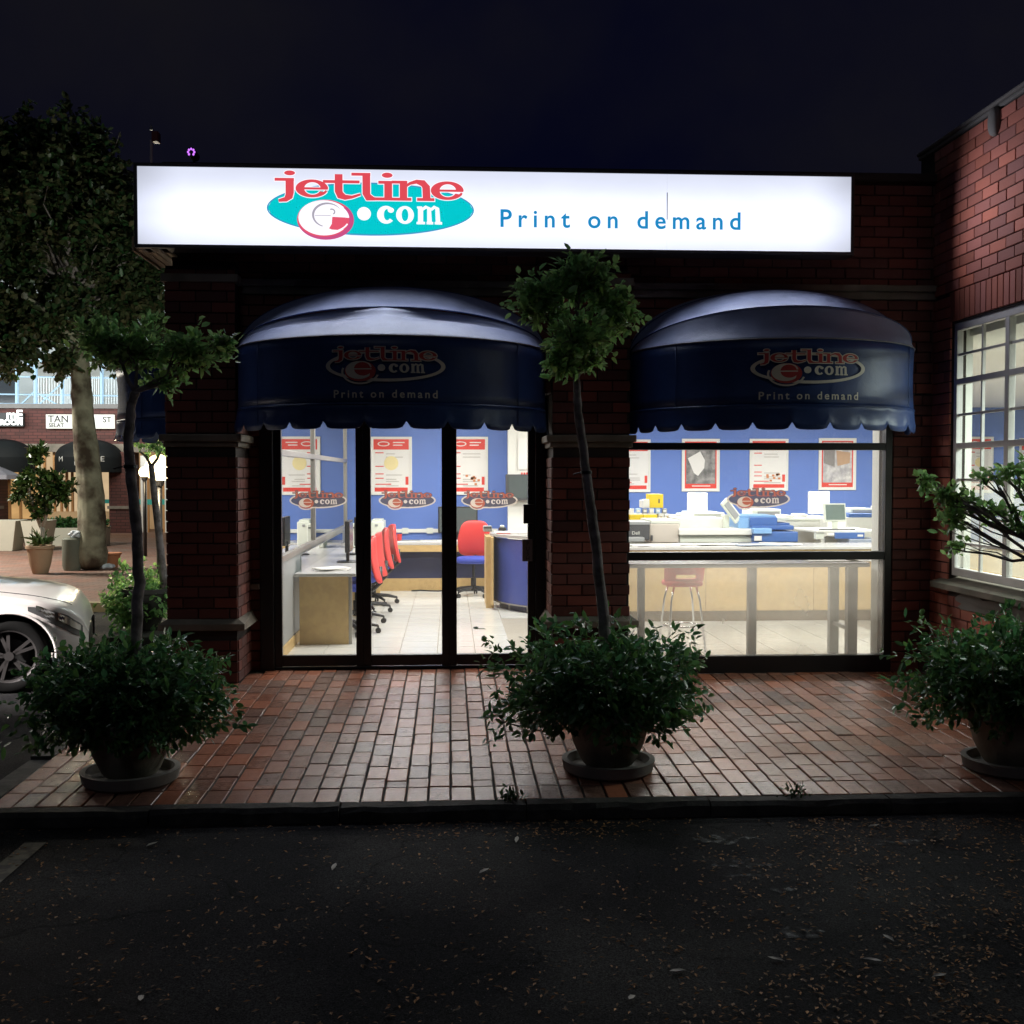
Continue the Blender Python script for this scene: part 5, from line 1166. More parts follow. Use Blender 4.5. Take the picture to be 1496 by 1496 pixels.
# window table and bar stool
TZ = at(1100, 829, 9.0).z
wt = thing('window_table', (2.4, 9.2, 0), 'long grey topped table on square legs just inside the window', 'table')
Bx(1.42, 8.98, TZ, 3.47, 9.55, TZ+.035).build('table_top', worktop, wt, bevel=.004)
leg = mat('grey_metal_leg', (.20, .20, .19), .45)
for px, w_ in ((938, 10), (1101, 12), (1248, 14)):
    x0 = X(px-w_/2, 9.02); x1 = X(px+w_/2, 9.02); Bx(x0, 9.02, 0, x1, 9.02+(x1-x0), TZ).build('leg', leg, wt, bevel=.003)
    Bx(x0, 9.46, 0, x1, 9.46+(x1-x0)*.8, TZ).build('leg', leg, wt, bevel=.003) if px == 1248 else None
x0 = X(1248, 9.02); Bx(x0-.015, 9.09, .26, x0+.015, 9.46, .29).build('crossbar', leg, wt)
st = thing('bar_stool', (0, 0, 0), 'red moulded bar stool with slotted back and thin chrome legs', 'bar stool')
def stoolback():
    q = MB(); n, m_ = 16, 12; w0 = .17
    P_ = lambda s, t: ((-w0+2*w0*s)*(1+.06*t), .13+.05*t-.10*(1-4*(s-.5)**2)*0-.0+.0-(.09)*(abs(2*s-1)**2)*1.0*(-1)*(-1), .62+.20*t)
    vs = []; 
    for j in range(m_+1):
        for i in range(n+1): vs.append(P_(i/n, j/m_))
    fs = []
    for j in range(m_):
        for i in range(n):
            if 4 <= i <= 11 and 2 <= j <= 3: continue
            fs.append((j*(n+1)+i, j*(n+1)+i+1, (j+1)*(n+1)+i+1, (j+1)*(n+1)+i))
    q.add(vs, fs); o = q.build('backrest', redpl, st, smooth=True); s = o.modifiers.new('s', 'SOLIDIFY'); s.thickness = .016; b = o.modifiers.new('b', 'BEVEL'); b.width = .005; b.segments = 2
stoolback()
MB().sup((0, 0, .60), (.175, .165, .03), .5, .6, nu=28, nv=8).build('seat', redpl, st, smooth=True)
for sx in (-1, 1):
    for sy in (-1, 1): MB().tube([(sx*.10, sy*.10, .58), (sx*.13, sy*.12, .45), (sx*.17, sy*.165, 0)], .0095, 8).build('leg', chrome, st, smooth=True)
MB().tube([(.158*math.cos(2*math.pi*i/24), .155*math.sin(2*math.pi*i/24), .22) for i in range(25)], .008, 8).build('foot_ring', chrome, st, smooth=True)
p = at(998, 880, 9.75); st.location = (p.x, 9.8, 0); st.rotation_euler = (0, 0, R(184))
for i, (px, w_) in enumerate(((1215, .42), (1262, .30))):
    q = MB().box(-w_/2, -.11, 0, w_/2, .11, .006); q.rot(.05*(i*2-1)); q.move((X(px, 9.2), 9.2, TZ+.037)); tag(q.build('paper_sheet', paper), ('white sheet on the window table below the tray unit', 'bluish white sheets at the window table\'s right end')[i], 'papers')
# ================================================================== the parked car (front half shows)
car = thing('parked_car', (-3.42, 8.80, ROADZ), 'pearl white hatchback parked at the left, its nose beside the corner planter', 'car')
paintw = mat('pearl_white_paint', (.82, .77, .74), .36, var=.03, coat=.8)
tyre = mat('tyre_rubber', (.008, .008, .008), .9, spec=.1); rimm = mat('alloy_rim', (.15, .14, .14), .35, .8)
NX = -2.86; YN = 8.72; CW = 1.66; WXc, WR = -3.43, .29; AR = .345   # nose, near side, width, front wheel
Lc = 3.85; Z0 = ROADZ
def roof(u):   # height of the body's centre line above the road, u = metres behind the nose
    pts = [(0, .48), (.03, .60), (.10, .70), (.22, .755), (.45, .80), (.80, .835), (1.05, .87), (1.75, 1.34), (2.2, 1.46), (3.0, 1.44), (3.5, 1.32), (3.75, 1.0), (3.85, .6)]
    for (a, b), (c, d) in zip(pts, pts[1:]):
        if u <= c: return b+(d-b)*(u-a)/(c-a)
    return pts[-1][1]
def shoulder(u):
    pts = [(0, .42), (.05, .54), (.15, .63), (.35, .70), (.7, .765), (1.1, .81), (2.6, .92), (3.5, .93), (3.85, .55)]
    for (a, b), (c, d) in zip(pts, pts[1:]):
        if u <= c: return b+(d-b)*(u-a)/(c-a)
    return pts[-1][1]
def half(u): return CW/2*(1-.34*max(0, 1-u/.45)**2.6)*(1-.10*max(0, (u-3.4)/.45)**2)
NS, NT = 110, 30; us = [Lc*(i/NS)**1.25 for i in range(NS+1)]
grid = []
for u in us:
    row = []; h_, sh_, tp_ = half(u), shoulder(u), roof(u); sill = .17+.10*max(0, 1-u/.12)
    for j in range(NT+1):
        t = j/NT
        if t < .6: s = t/.6; z = sill+(sh_-sill)*s; y = h_*(1-.05*(1-s)**2-.03*s**3+.012*math.sin(math.pi*s*1.6))
        else:
            s = (t-.6)/.4; a = s*math.pi/2
            y = h_*.97*math.cos(a)**.62 if False else h_*.97*(1-s**1.0)*(1+.0)+h_*.10*math.sin(math.pi*s)*(1 if u < 1.2 else .6); z = sh_+(tp_-sh_)*(math.sin(a)**.8)
        row.append((y, z))
    grid.append(row)
for side in (-1, 1):
    q = MB(); vs = []
    for i, u in enumerate(us):
        for j, (y, z) in enumerate(grid[i]):
            x = NX-u
            if j/NT < .6:
                for wx_ in (WXc, WXc-2.42):
                    dx, dz = x-wx_, z-WR; d = math.hypot(dx, dz)
                    if d < AR+.035 and d > 1e-6 and abs(d-AR) < .03: x = wx_+dx/d*AR; z = WR+dz/d*AR
            vs.append((x, YN+CW/2+side*y, Z0+z))
    fs = []
    for i in range(NS):
        for j in range(NT):
            cxm = NX-(us[i]+us[i+1])/2; zm = (grid[i][j][1]+grid[i][j+1][1])/2
            if j/NT < .6 and min(math.hypot(cxm-WXc, zm-WR), math.hypot(cxm-WXc+2.42, zm-WR)) < AR: continue
            f = (i*(NT+1)+j, i*(NT+1)+j+1, (i+1)*(NT+1)+j+1, (i+1)*(NT+1)+j); fs.append(f if side < 0 else tuple(reversed(f)))
    q.add(vs, fs); q.build('body_side', paintw, car, smooth=True)
    # arch lip and dark liner
    for wx_ in (WXc, WXc-2.42):
        yb = YN+CW/2+side*(half(NX-wx_)*.985); pts = [(wx_+AR*math.cos(R(a)), yb, Z0+WR+AR*math.sin(R(a))) for a in range(-12, 193, 8)]
        MB().tube(pts, .012, 6).build('arch_lip', paintw, car, smooth=True)
        q = MB(); n = 22; vs = []
        for a in range(n+1):
            t = R(-15+210*a/n); vs += [(wx_+(AR+.01)*math.cos(t), yb, Z0+WR+(AR+.01)*math.sin(t)), (wx_+(AR+.01)*math.cos(t), yb-side*.30, Z0+WR+(AR+.01)*math.sin(t))]
        q.add(vs, [(2*a, 2*a+1, 2*a+3, 2*a+2) for a in range(n)]); q.add([(wx_+(AR+.01)*math.cos(2*math.pi*a/24), yb-side*.30, Z0+WR+(AR+.01)*math.sin(2*math.pi*a/24)) for a in range(24)], [tuple(range(24))]); q.build('arch_liner', blackpl, car)
        # wheel
        yo = yb-side*.035; W = MB(); prof = [(.205, -.0), (.225, .012), (.265, .012), (WR-.012, -.0), (WR, -.03), (WR, -.16), (WR-.03, -.19), (.2, -.19)]
        n = 40; b = []; 
        for r_, d_ in prof:
            for a in range(n): t = 2*math.pi*a/n; b.append((wx_+r_*math.cos(t), yo-side*(-d_), Z0+WR+r_*math.sin(t)))
        W.add(b, [(k*n+a, k*n+(a+1) % n, (k+1)*n+(a+1) % n, (k+1)*n+a) for k in range(len(prof)-1) for a in range(n)])
        wh = W.build('wheel', tyre, car, smooth=True)
        q = MB(); ring_ = [(.205, -.0), (.195, -.004), (.188, -.03), (.185, -.12)]; b = []
        for r_, d_ in ring_:
            for a in range(n): t = 2*math.pi*a/n; b.append((wx_+r_*math.cos(t), yo-side*(-d_), Z0+WR+r_*math.sin(t)))
        q.add(b, [(k*n+a, k*n+(a+1) % n, (k+1)*n+(a+1) % n, (k+1)*n+a) for k in range(3) for a in range(n)])
        for s in range(5):
            for off in (-.10, .10):
                t = 2*math.pi*s/5+.5; d = Vector((math.cos(t), 0, math.sin(t))); d2 = Vector((math.cos(t+off*1.6), 0, math.sin(t+off*1.6))); c0 = Vector((wx_, yo-side*.025, Z0+WR))
                A_ = c0+d*.03; B_ = c0+d2*.192; wv = d.cross(Vector((0, 1, 0)))*.013
                q.add([A_-wv, A_+wv, B_+wv, B_-wv, A_-wv-Vector((0, side*.02, 0)), A_+wv-Vector((0, side*.02, 0)), B_+wv-Vector((0, side*.02, 0)), B_-wv-Vector((0, side*.02, 0))], [(0, 1, 2, 3), (4, 7, 6, 5), (0, 4, 5, 1), (1, 5, 6, 2), (2, 6, 7, 3), (3, 7, 4, 0)])
        q.tube([(wx_, yo+side*-.03, Z0+WR), (wx_, yo-side*.012, Z0+WR)], .036, 14); q.build('rim', rimm, wh)
        q = MB(); q.tube([(wx_, yo-side*.10, Z0+WR), (wx_, yo-side*.11, Z0+WR)], .13, 20); q.build('brake_disc', mat('brake_disc', (.06, .06, .06), .4, .8), wh)
    # headlight wraps the corner
    def surf(u, tt):
        i = min(range(NS+1), key=lambda k: abs(us[k]-u)); jj = tt*NT; j = min(int(jj), NT-1); (y0, z0), (y1, z1) = grid[i][j], grid[i][j+1]; s = jj-j
        return Vector((NX-us[i], YN+CW/2+side*(y0+(y1-y0)*s), Z0+z0+(z1-z0)*s))
    def patch(u0, u1, fa, fb, out, rows=6, cols=18):
        q = MB(); vs = []
        for r_ in range(rows+1):
            for c_ in range(cols+1):
                u = u0+(u1-u0)*c_/cols; s = c_/cols; t = fa(s)+(fb(s)-fa(s))*r_/rows; p = surf(u, t)
                c0 = Vector((NX-1.0, YN+CW/2, Z0+.35)); vs.append(p+(p-c0).normalized()*out)
        q.add(vs, [(r_*(cols+1)+c_, r_*(cols+1)+c_+1, (r_+1)*(cols+1)+c_+1, (r_+1)*(cols+1)+c_) for r_ in range(rows) for c_ in range(cols)]); return q
    hl = patch(.035, .44, lambda s: .33+.20*s, lambda s: .52+.08*s*(1-s)+.035*s, .004).build('headlight', mat('headlight_glass', (.10, .10, .10), .06, coat=1), car, smooth=True)
    patch(.07, .22, lambda s: .42+.06*s, lambda s: .50+.05*s, .009, 3, 8).build('lamp_reflector', mat('lamp_reflector', (.75, .75, .72), .12, .9), hl, smooth=True)
    patch(.24, .36, lambda s: .49+.04*s, lambda s: .545+.03*s, .009, 3, 8).build('lamp_reflector', mat('lamp_reflector', (1, 1, 1)), hl, smooth=True)
    patch(.10, .26, lambda s: .12, lambda s: .17, .004, 2, 8).build('fog_light', MATS['lamp_reflector'], car, smooth=True)
# grille and windows, bonnet seam
q = MB(); q.sup((NX-.02, YN+CW/2, Z0+.36), (.02, .28, .08), .5, .5, nu=24, nv=8); q.build('grille', blackpl, car, smooth=True)
q = MB(); q.sup((NX-2.35, YN+CW/2, Z0+1.16), (1.15, CW/2*.90, .22), .35, .3, nu=36, nv=10); q.build('side_window', mat('tinted_glass', (.01, .012, .014), .05, coat=1), car, smooth=True)
q = MB(); q.box(NX-1.9, YN-.02, Z0+.86, NX-1.78, YN+.08, Z0+.95); 
mir = MB().sup((NX-1.45, YN-.06, Z0+1.0), (.07, .09, .06), .6, .6).build('wing_mirror', paintw, car, smooth=True)
sm_ = [];
for u in np.linspace(.12, 1.02, 16):
    i = min(range(NS+1), key=lambda k: abs(us[k]-u)); y, z = grid[i][int(NT*.70)]; sm_.append((NX-us[i], YN+CW/2-y-.001, Z0+z+.001))
MB().tube(sm_, .0035, 5).build('bonnet_seam', blackpl, car)

car.rotation_euler = (0, 0, R(15))
# ================================================================== plaza beyond the lane
YB_ = 31.0
K = lambda px0, py0, px1, py1, Y0=YB_, d=.2: pb(px0, py0, px1, py1, Y0, Y0+d)
pz_b = thing('plaza_building', (-14, YB_, 0), 'two storey brick building with white upper front and shops across the square', 'building')
dbrick = mat('far_brick', (.085, .030, .024), .85, var=.3, scale=5)
t = dbrick.node_tree; p_ = t.nodes['Principled BSDF']; br = nn(t, 'ShaderNodeTexBrick'); br.inputs['Scale'].default_value = 1; br.inputs['Brick Width'].default_value = .24; br.inputs['Row Height'].default_value = .085; br.inputs['Mortar Size'].default_value = .007
br.inputs['Color1'].default_value = (1.1, 1, 1, 1); br.inputs['Color2'].default_value = (.7, .7, .7, 1); br.inputs['Mortar'].default_value = (.25, .25, .25, 1)
tcn = nn(t, 'ShaderNodeTexCoord'); sp = nn(t, 'ShaderNodeSeparateXYZ'); cb = nn(t, 'ShaderNodeCombineXYZ'); t.links.new(tcn.outputs['Object'], sp.inputs[0]); t.links.new(sp.outputs[0], cb.inputs[0]); t.links.new(sp.outputs[2], cb.inputs[1]); t.links.new(cb.outputs[0], br.inputs['Vector'])
mxn = nn(t, 'ShaderNodeMix', data_type='RGBA', blend_type='MULTIPLY'); mxn.inputs[0].default_value = 1; src = p_.inputs['Base Color'].links[0].from_socket; t.links.new(src, mxn.inputs[6]); t.links.new(br.outputs['Color'], mxn.inputs[7]); t.links.new(mxn.outputs[2], p_.inputs['Base Color'])
wallw = mat('pale_render', (.60, .64, .62), .8, var=.08); warmw = mat('warm_plaster', (.62, .42, .22), .7, var=.1)
z_top, z_bt, z_bb = at(100, 597, YB_).z, at(100, 655, YB_).z, -.03
MB().box(X(-260, YB_), YB_, z_bt, X(420, YB_), YB_+.4, z_top).build('brick_band', dbrick, pz_b)
MB().box(X(-260, YB_), YB_-.12, z_bt-.10, X(420, YB_), YB_+.0-.001, z_bt+.12).build('string_course', stone, pz_b); MB().box(X(-260, YB_), YB_-.15, z_top, X(420, YB_), YB_+2.6, z_top+.12).build('balcony_slab', conc, pz_b)
for px0, px1 in ((-30, 1), (163, 196), (265, 300)):
    MB().box(X(px0, YB_), YB_-.25, z_bb, X(px1, YB_), YB_+.5, z_bt-.101).build('brick_pillar', dbrick, pz_b); z_ = at(100, 741, YB_).z; MB().box(X(px0-2, YB_), YB_-.30, z_-.04, X(px1+2, YB_), YB_+.1, z_+.04).build('stone_band', stone, pz_b)
# lit shop fronts: back walls glow as rooms with their lamps on
litw = lit('lit_shop_interior', (1.0, .58, .22), .55, .9); litp = lit('lit_pale_interior', (1.0, .72, .42), .60, .6)
MB().box(X(-60, 33), 33, z_bb, X(60, 33), 33.2, 3).build('shop_room', litw, pz_b); MB().box(X(60, 33), 33, z_bb, X(165, 33), 33.2, 3).build('shop_room', litp, pz_b); MB().box(X(165, 33), 33, z_bb, X(300, 33), 33.2, 3).build('shop_room', lit('lit_dim_interior', (1.0, .62, .30), .30, .6), pz_b)
fb = MB()
for px in (14, 30, 66, 80, 90, 98, 106, 130, 147, 216, 240): x_ = X(px, YB_+.1); fb.box(x_-.03, YB_+.05, z_bb, x_+.03, YB_+.12, z_bt)
fbm = mat('timber_shopfront', (.45, .22, .07), .5); fb.build('mullion', fbm, pz_b, kind='stuff')
MB().box(X(147, YB_), YB_+.04, at(1, 733, YB_).z-.05, X(163, YB_), YB_+.1, at(1, 733, YB_).z+.06).build('teal_band', mat('teal_glow_paint', (.02, .25, .20), .5, emit=(.02, .30, .25), estr=.2), pz_b)  # weak glow put into the teal paint
MB().box(X(196, YB_), YB_+.04, at(1, 735, YB_).z-.05, X(262, YB_), YB_+.1, at(1, 733, YB_).z+.06).build('teal_band', MATS['teal_glow_paint'], pz_b)
MB().box(X(60, YB_), YB_+.0, z_bb, X(163, YB_), YB_+.2, .55).build('stall_riser', warmw, pz_b); MB().box(X(-60, YB_), YB_+.0, z_bb, X(60, YB_), YB_+.2, .35).build('stall_riser', dbrick, pz_b)
MB().box(X(205, YB_), YB_+.02, z_bb, X(214, YB_), YB_+.08, z_bt-.2).build('door_frame', white, pz_b); MB().box(X(240, YB_), YB_+.02, z_bb, X(246, YB_), YB_+.08, z_bt-.2).build('door_frame', white, pz_b)
# upper storey, set back, behind the balcony
YU = YB_+2.6; z_u0, z_u1 = z_top+.12, at(1, 470, YB_).z+1.6
MB().box(X(-260, YU), YU, z_u0, X(430, YU), YU+.2, z_u1).build('upper_wall', wallw, pz_b)
for px0, px1 in ((-4, 26), (53, 92), (122, 150), (176, 205)):
    w_ = MB().box(*pb(px0, 520, px1, 594, YU-.05, YU-.005)).build('window', mat('blue_frame_paint', (.30, .44, .55), .5), pz_b)
    MB().box(*pb(px0+2, 523, px1-2, 592, YU-.06, YU-.051)).build('pane', mat('dim_glass', (.06, .07, .08), .15) if px0 < 0 else mat('curtained_glass', (.50, .50, .45), .4), w_)
brace = MATS['blue_frame_paint']; q = MB()
def bar(px0, py0, px1, py1, r_=.03, Y=YB_+.05): q.tube([at(px0, py0, Y), at(px1, py1, Y)], r_, 6)
for px in (-30, 25, 52, 91, 149, 205): bar(px, 597, px, 470, .055)
q.build('balcony_post', brace, pz_b, kind='stuff')
q = MB()
for py in (576, 590, 550): bar(-60, py-1, 215, py+3, .022)
for a_ in ((0, 540, 40, 505), (40, 505, 62, 530), (25, 596, 52, 570), (52, 596, 90, 560), (56, 575, 88, 594), (91, 540, 149, 500), (20, 512, 50, 540)): bar(*a_, .022)
q.build('balcony_rail', brace, pz_b, kind='stuff')
q = MB()
for px in list(range(92, 106, 3))+list(range(126, 148, 3))+list(range(151, 182, 4))+list(range(56, 90, 4)): bar(px, 550, px, 592, .010)
q.build('baluster', mat('white_baluster', (.70, .75, .75), .5), pz_b, kind='stuff')
MB().box(X(60, YB_), YB_+.3, at(1, 500, YB_).z, X(430, YB_), YB_+2.6, at(1, 496, YB_).z).build('upper_soffit', wallw, pz_b)
def far_sign(px0, py0, px1, py1, label, lines, bg, Y=YB_-.2):
    root = thing('lit_sign', at((px0+px1)/2, py1, Y), label, 'sign'); MB().box(*pb(px0, py0, px1, py1, Y, Y+.12)).build('lightbox', bg, root)
    for (s, px, py, sz, m, al) in lines:
        c = at(px, py, Y-.012); text_mb(s, sz, lambda x, y: (c.x+x, Y-.012, c.z+y), align=al, off=.004).build('lettering', m, root)
glow = lit('lit_pale_sign', (.95, .98, .86), 1.25, .3); ink = mat('black_ink', (.01, .01, .01))
far_sign(67, 605.5, 166, 626, 'lit white box sign with dark capitals behind the tree trunk', [('TAN', 70, 617, .27, ink, 'LEFT'), ('SELAT', 71, 624, .15, ink, 'LEFT'), ('ST', 150, 617, .22, ink, 'LEFT')], glow)
far_sign(-40, 603, 34, 623, 'glaring white lit lettering sign at the photo\'s left edge', [], mat('sign_back', (.02, .02, .02)))
rs = bpy.data.objects['lit_sign.001']; c = at(33, 612, YB_-.22); text_mb('mE', .34, lambda x, y: (c.x+x, YB_-.215, c.z+y), align='RIGHT', off=.012).build('lettering', lit('lit_glare', (.9, 1, .95), 2.2), rs)
c = at(33, 620.5, YB_-.22); text_mb('ROOM', .20, lambda x, y: (c.x+x, YB_-.215, c.z+y), align='RIGHT', off=.012).build('lettering', MATS['lit_glare'], rs)
# far black dome awnings
fawn = mat('black_awning_cloth', (.005, .007, .008), .7, var=.2, spec=.2)
for i, (pc, ph, lab, txt) in enumerate(((118, 50, 'black dome awning with faint lettering behind the big tree trunk', ('M          CARE', 'BAR')), (-12, 48, 'black dome awning at the photo\'s left edge, across the square', ('OW', 'I')))):
    xc = X(pc, YB_-.9); a_ = X(pc+ph, YB_-.9)-xc; zb, zt2, zz2 = at(1, 690, YB_-.5).z, at(1, 668, YB_-.5).z, at(1, 641, YB_-.3).z
    root = thing('dome_awning', (xc, YB_, zb), lab, 'awning', 'black dome awnings across the square'); n = 24
    q = MB(); R_ = []
    for el, zo in ((None, zb), (0, zt2), (R(30), 0), (R(60), 0), (R(88), 0)):
        row = []
        for j in range(n+1):
            t = math.pi*j/n
            if el is None: row.append((xc+a_*math.cos(t), YB_-.13-.9*math.sin(t), zb))
            else: row.append((xc+a_*math.cos(t), YB_-.13-.9*math.sin(t)*math.cos(el), zt2+(zz2-zt2)*math.sin(t)*math.sin(el)))
        R_.append(row)
    q.v = [p for r_ in R_[:2] for p in r_]; q.f = [(j, j+1, n+2+j, n+1+j) for j in range(n)]; q.m = [0]*n; q.build('front_panel', fawn, root, smooth=True)
    q = MB(); q.v = [p for r_ in R_[1:] for p in r_]; q.f = [(k*(n+1)+j, k*(n+1)+j+1, (k+1)*(n+1)+j+1, (k+1)*(n+1)+j) for k in range(3) for j in range(n)]; q.m = [0]*len(q.f); q.build('canopy', fawn, root, smooth=True)
    for k_, s_ in enumerate(txt):
        text_mb(s_, .20 if k_ == 0 else .14, lambda x, y: (xc+x, YB_-.13-.9*math.sqrt(max(0, 1-(x/a_)**2))-.012, at(1, 674+k_*5.5, YB_-1).z+y)).build('lettering', mat('dull_white_print', (.45, .45, .42), .6), root)
# umbrella at the far left
um = thing('cafe_umbrella', at(-4, 770, 26), 'white cafe umbrella above the left edge of the square', 'umbrella')
c = at(-6, 690, 26); q = MB(); n = 8; r_ = 34*26/F
q.v = [(c.x, 26, at(1, 679, 26).z)]+[(c.x+r_*math.cos(2*math.pi*i/n), 26+r_*math.sin(2*math.pi*i/n), at(1, 694, 26).z) for i in range(n)]+[(c.x+r_*math.cos(2*math.pi*i/n), 26+r_*math.sin(2*math.pi*i/n), at(1, 700, 26).z) for i in range(n)]
q.f = [(0, 1+i, 1+(i+1) % n) for i in range(n)]+[(1+i, 1+n+i, 1+n+(i+1) % n, 1+(i+1) % n) for i in range(n)]; q.m = [0]*len(q.f); q.build('canopy', mat('white_canvas', (.45, .48, .58), .8), um)
MB().tube([(c.x, 26, -.03), (c.x, 26, at(1, 681, 26).z)], .03, 8).build('pole', alu, um)
# white planters and hedge
wpl = mat('white_planter', (.55, .55, .47), .7, var=.08, bump=.1)
def trough(px0, px1, py0, py1, Y, label, taper=.18, d=.7, name='white_planter'):
    a = at(px0, py1, Y); b = at(px1, py0, Y); w_ = b.x-a.x; root = thing(name, ((a.x+b.x)/2, Y, -.03), label, 'planter', 'white planters on the square')
    q = MB(); q.add([(a.x+w_*taper, Y+.08, -.03), (b.x-w_*taper, Y+.08, -.03), (b.x-w_*taper, Y+d-.08, -.03), (a.x+w_*taper, Y+d-.08, -.03), (a.x, Y, b.z), (b.x, Y, b.z), (b.x, Y+d, b.z), (a.x, Y+d, b.z)], [(0,3,2,1),(0,1,5,4),(1,2,6,5),(2,3,7,6),(3,0,4,7)])
    q.add([(a.x+.05, Y+.05, b.z-.04), (b.x-.05, Y+.05, b.z-.04), (b.x-.05, Y+d-.05, b.z-.04), (a.x+.05, Y+d-.05, b.z-.04)], [(0, 1, 2, 3)]); q.build('tub', wpl, root, bevel=.01); return root
trough(-20, 23, 761, 799, 23.5, 'white tapering planter at the left edge of the square'); trough(30, 66, 761, 799, 23.5, 'white tapering planter behind the small potted tree')
t3 = trough(64, 150, 771, 793, 25.0, 'long low white planter with clipped hedge behind the big trunk', .0, .6)
rg = np.random.default_rng(5); hz = at(100, 771, 25).z
hd = thing('hedge', (X(100, 25.3), 25.3, hz), 'low dark clipped hedge growing in the long white planter', 'hedge')
tw = [(rg.uniform(X(66, 25), X(148, 25)), rg.uniform(25.05, 25.55), hz+rg.uniform(-.02, .17+.02*math.sin(i)), *(rg.normal(0, .6, 2)), .8) for i in range(420)]
leaves('hedge_leaves', tw, leafm, hd, .07, .03, 6, 3)
# potted small tree on the square
sp_ = at(59, 838, Z=-.03); root = thing('potted_tree', (sp_.x, sp_.y, -.03), 'small bright leaved tree in a tan clay pot on the square', 'potted tree')
clay = mat('tan_clay_pot', (.42, .30, .20), .8, var=.15, scale=6, bump=.15); s_ = sp_.y/F
pot(root, sp_.x, sp_.y, -.03, 18*s_, 11*s_, at(59, 797, sp_.y).z+.03, clay, rim=.02)
yy = sp_.y; tk = MB(); P3 = lambda px, py: tuple(at(px, py, yy)); tk.tube([P3(61, 797), P3(62, 770)], [.05, .045], 8); tk.tube([P3(62, 775), P3(52, 750), P3(42, 715), P3(41, 700)], [.035, .03, .022, .015], 8); tk.tube([P3(62, 775), P3(68, 750), P3(71, 720), P3(73, 705)], [.035, .028, .02, .012], 8); tk.build('trunk', mat('pale_bark', (.42, .38, .32), .8, var=.2), root, smooth=True)
tws = []
for (px, py, rx, rz_, n) in ((52, 700, 26, 18, 70), (82, 712, 22, 20, 70), (32, 720, 14, 22, 34), (58, 740, 18, 22, 50), (55, 665, 14, 16, 30), (88, 725, 12, 12, 26)):
    c = at(px, py, yy); tws += blob_twigs((c.x, c.y, c.z), (rx*s_, rx*s_*.9, rz_*s_), n, rg, .3)
leaves('crown', tws, mat('bright_leaf', (.055, .12, .03), .45, var=.2, island=.4, col2=(.09, .15, .035)), root, .10, .035, 7, 9)
tws = [(sp_.x+rg.normal(0, .07), sp_.y+rg.normal(0, .07), at(59, 795, yy).z+.02, *(rg.normal(0, 1, 2)), .6) for i in range(26)]
leaves('spiky_foliage', tws, MATS['bright_leaf'], root, .24, .03, 3, 10, up=.6)
# big tree
tb = at(134, 832, Z=-.03); ty = tb.y; s_ = ty/F
bt = thing('street_tree', (tb.x, ty, -.03), 'large broad tree with pale patchy trunk at the left, crown reaching the sign', 'tree')
P3 = lambda px, py, dy=0: tuple(at(px, py, ty+dy)); tk = MB()
tk.tube([P3(134, 834), P3(134, 800), P3(134, 740), P3(129, 680), P3(122, 620), P3(118, 560), P3(117, 520), P3(114, 490)], [.30, .24, .215, .205, .18, .16, .15, .145], 20)
for p_ in ([P3(117, 525), P3(126, 500, .3), P3(140, 470, .5), P3(165, 420, .8)], [P3(116, 520), P3(100, 480, -.2), P3(70, 455, -.5), P3(30, 430, -.7)], [P3(114, 495), P3(112, 440), P3(105, 360, .2), P3(100, 290, .3)], [P3(114, 500), P3(128, 520, .5), P3(150, 500, .7), P3(200, 470, 1.0)], [P3(112, 450), P3(150, 380, .2), P3(180, 320, .4)], [P3(112, 440), P3(60, 370, 0), P3(20, 320, 0)]): tk.tube(p_, [.13, .09, .06, .04][:len(p_)], 10)
ob = tk.build('trunk', barkt, bt, smooth=True)
dm = bpy.data.textures.new('bark', 'CLOUDS'); dm.noise_scale = .16; sb = ob.modifiers.new('s', 'SUBSURF'); sb.levels = 2; sb.render_levels = 2; md = ob.modifiers.new('d', 'DISPLACE'); md.texture = dm; md.strength = .07; md.texture_coords = 'LOCAL'
tws = []; rg = np.random.default_rng(77)
for (px, py, rx, rz_, dy, n) in ((60, 330, 120, 110, 0, 800), (150, 330, 75, 95, .3, 420), (30, 230, 90, 65, 0, 420), (110, 245, 70, 70, .2, 330), (-40, 400, 110, 110, 0, 420), (40, 470, 80, 45, -.3, 360), (170, 440, 75, 55, .5, 420), (205, 480, 40, 50, .8, 220), (10, 510, 50, 35, -.4, 170), (185, 520, 45, 28, .9, 130), (90, 530, 26, 22, -.2, 60), (215, 395, 35, 60, .5, 180), (128, 470, 50, 40, .4, 200)):
    c = at(px, py, ty+dy); tws += blob_twigs((c.x, c.y, c.z), (rx*s_, min(rx*s_, 1.5)*.9, rz_*s_), n, rg, .25, lump=.22)
leaves('crown', tws, leafd, bt, .115, .05, 11, 12, spread=.20)
rr = random.Random(4); tk = MB()
for i in range(60): t_ = tws[rr.randrange(len(tws))]; tk.tube(limb(P3(112, 440), t_[:3], 4, .07, rr), [.05, .035, .02, .012, .006], 5)
tk.build('branch', barkm, bt, kind='stuff')
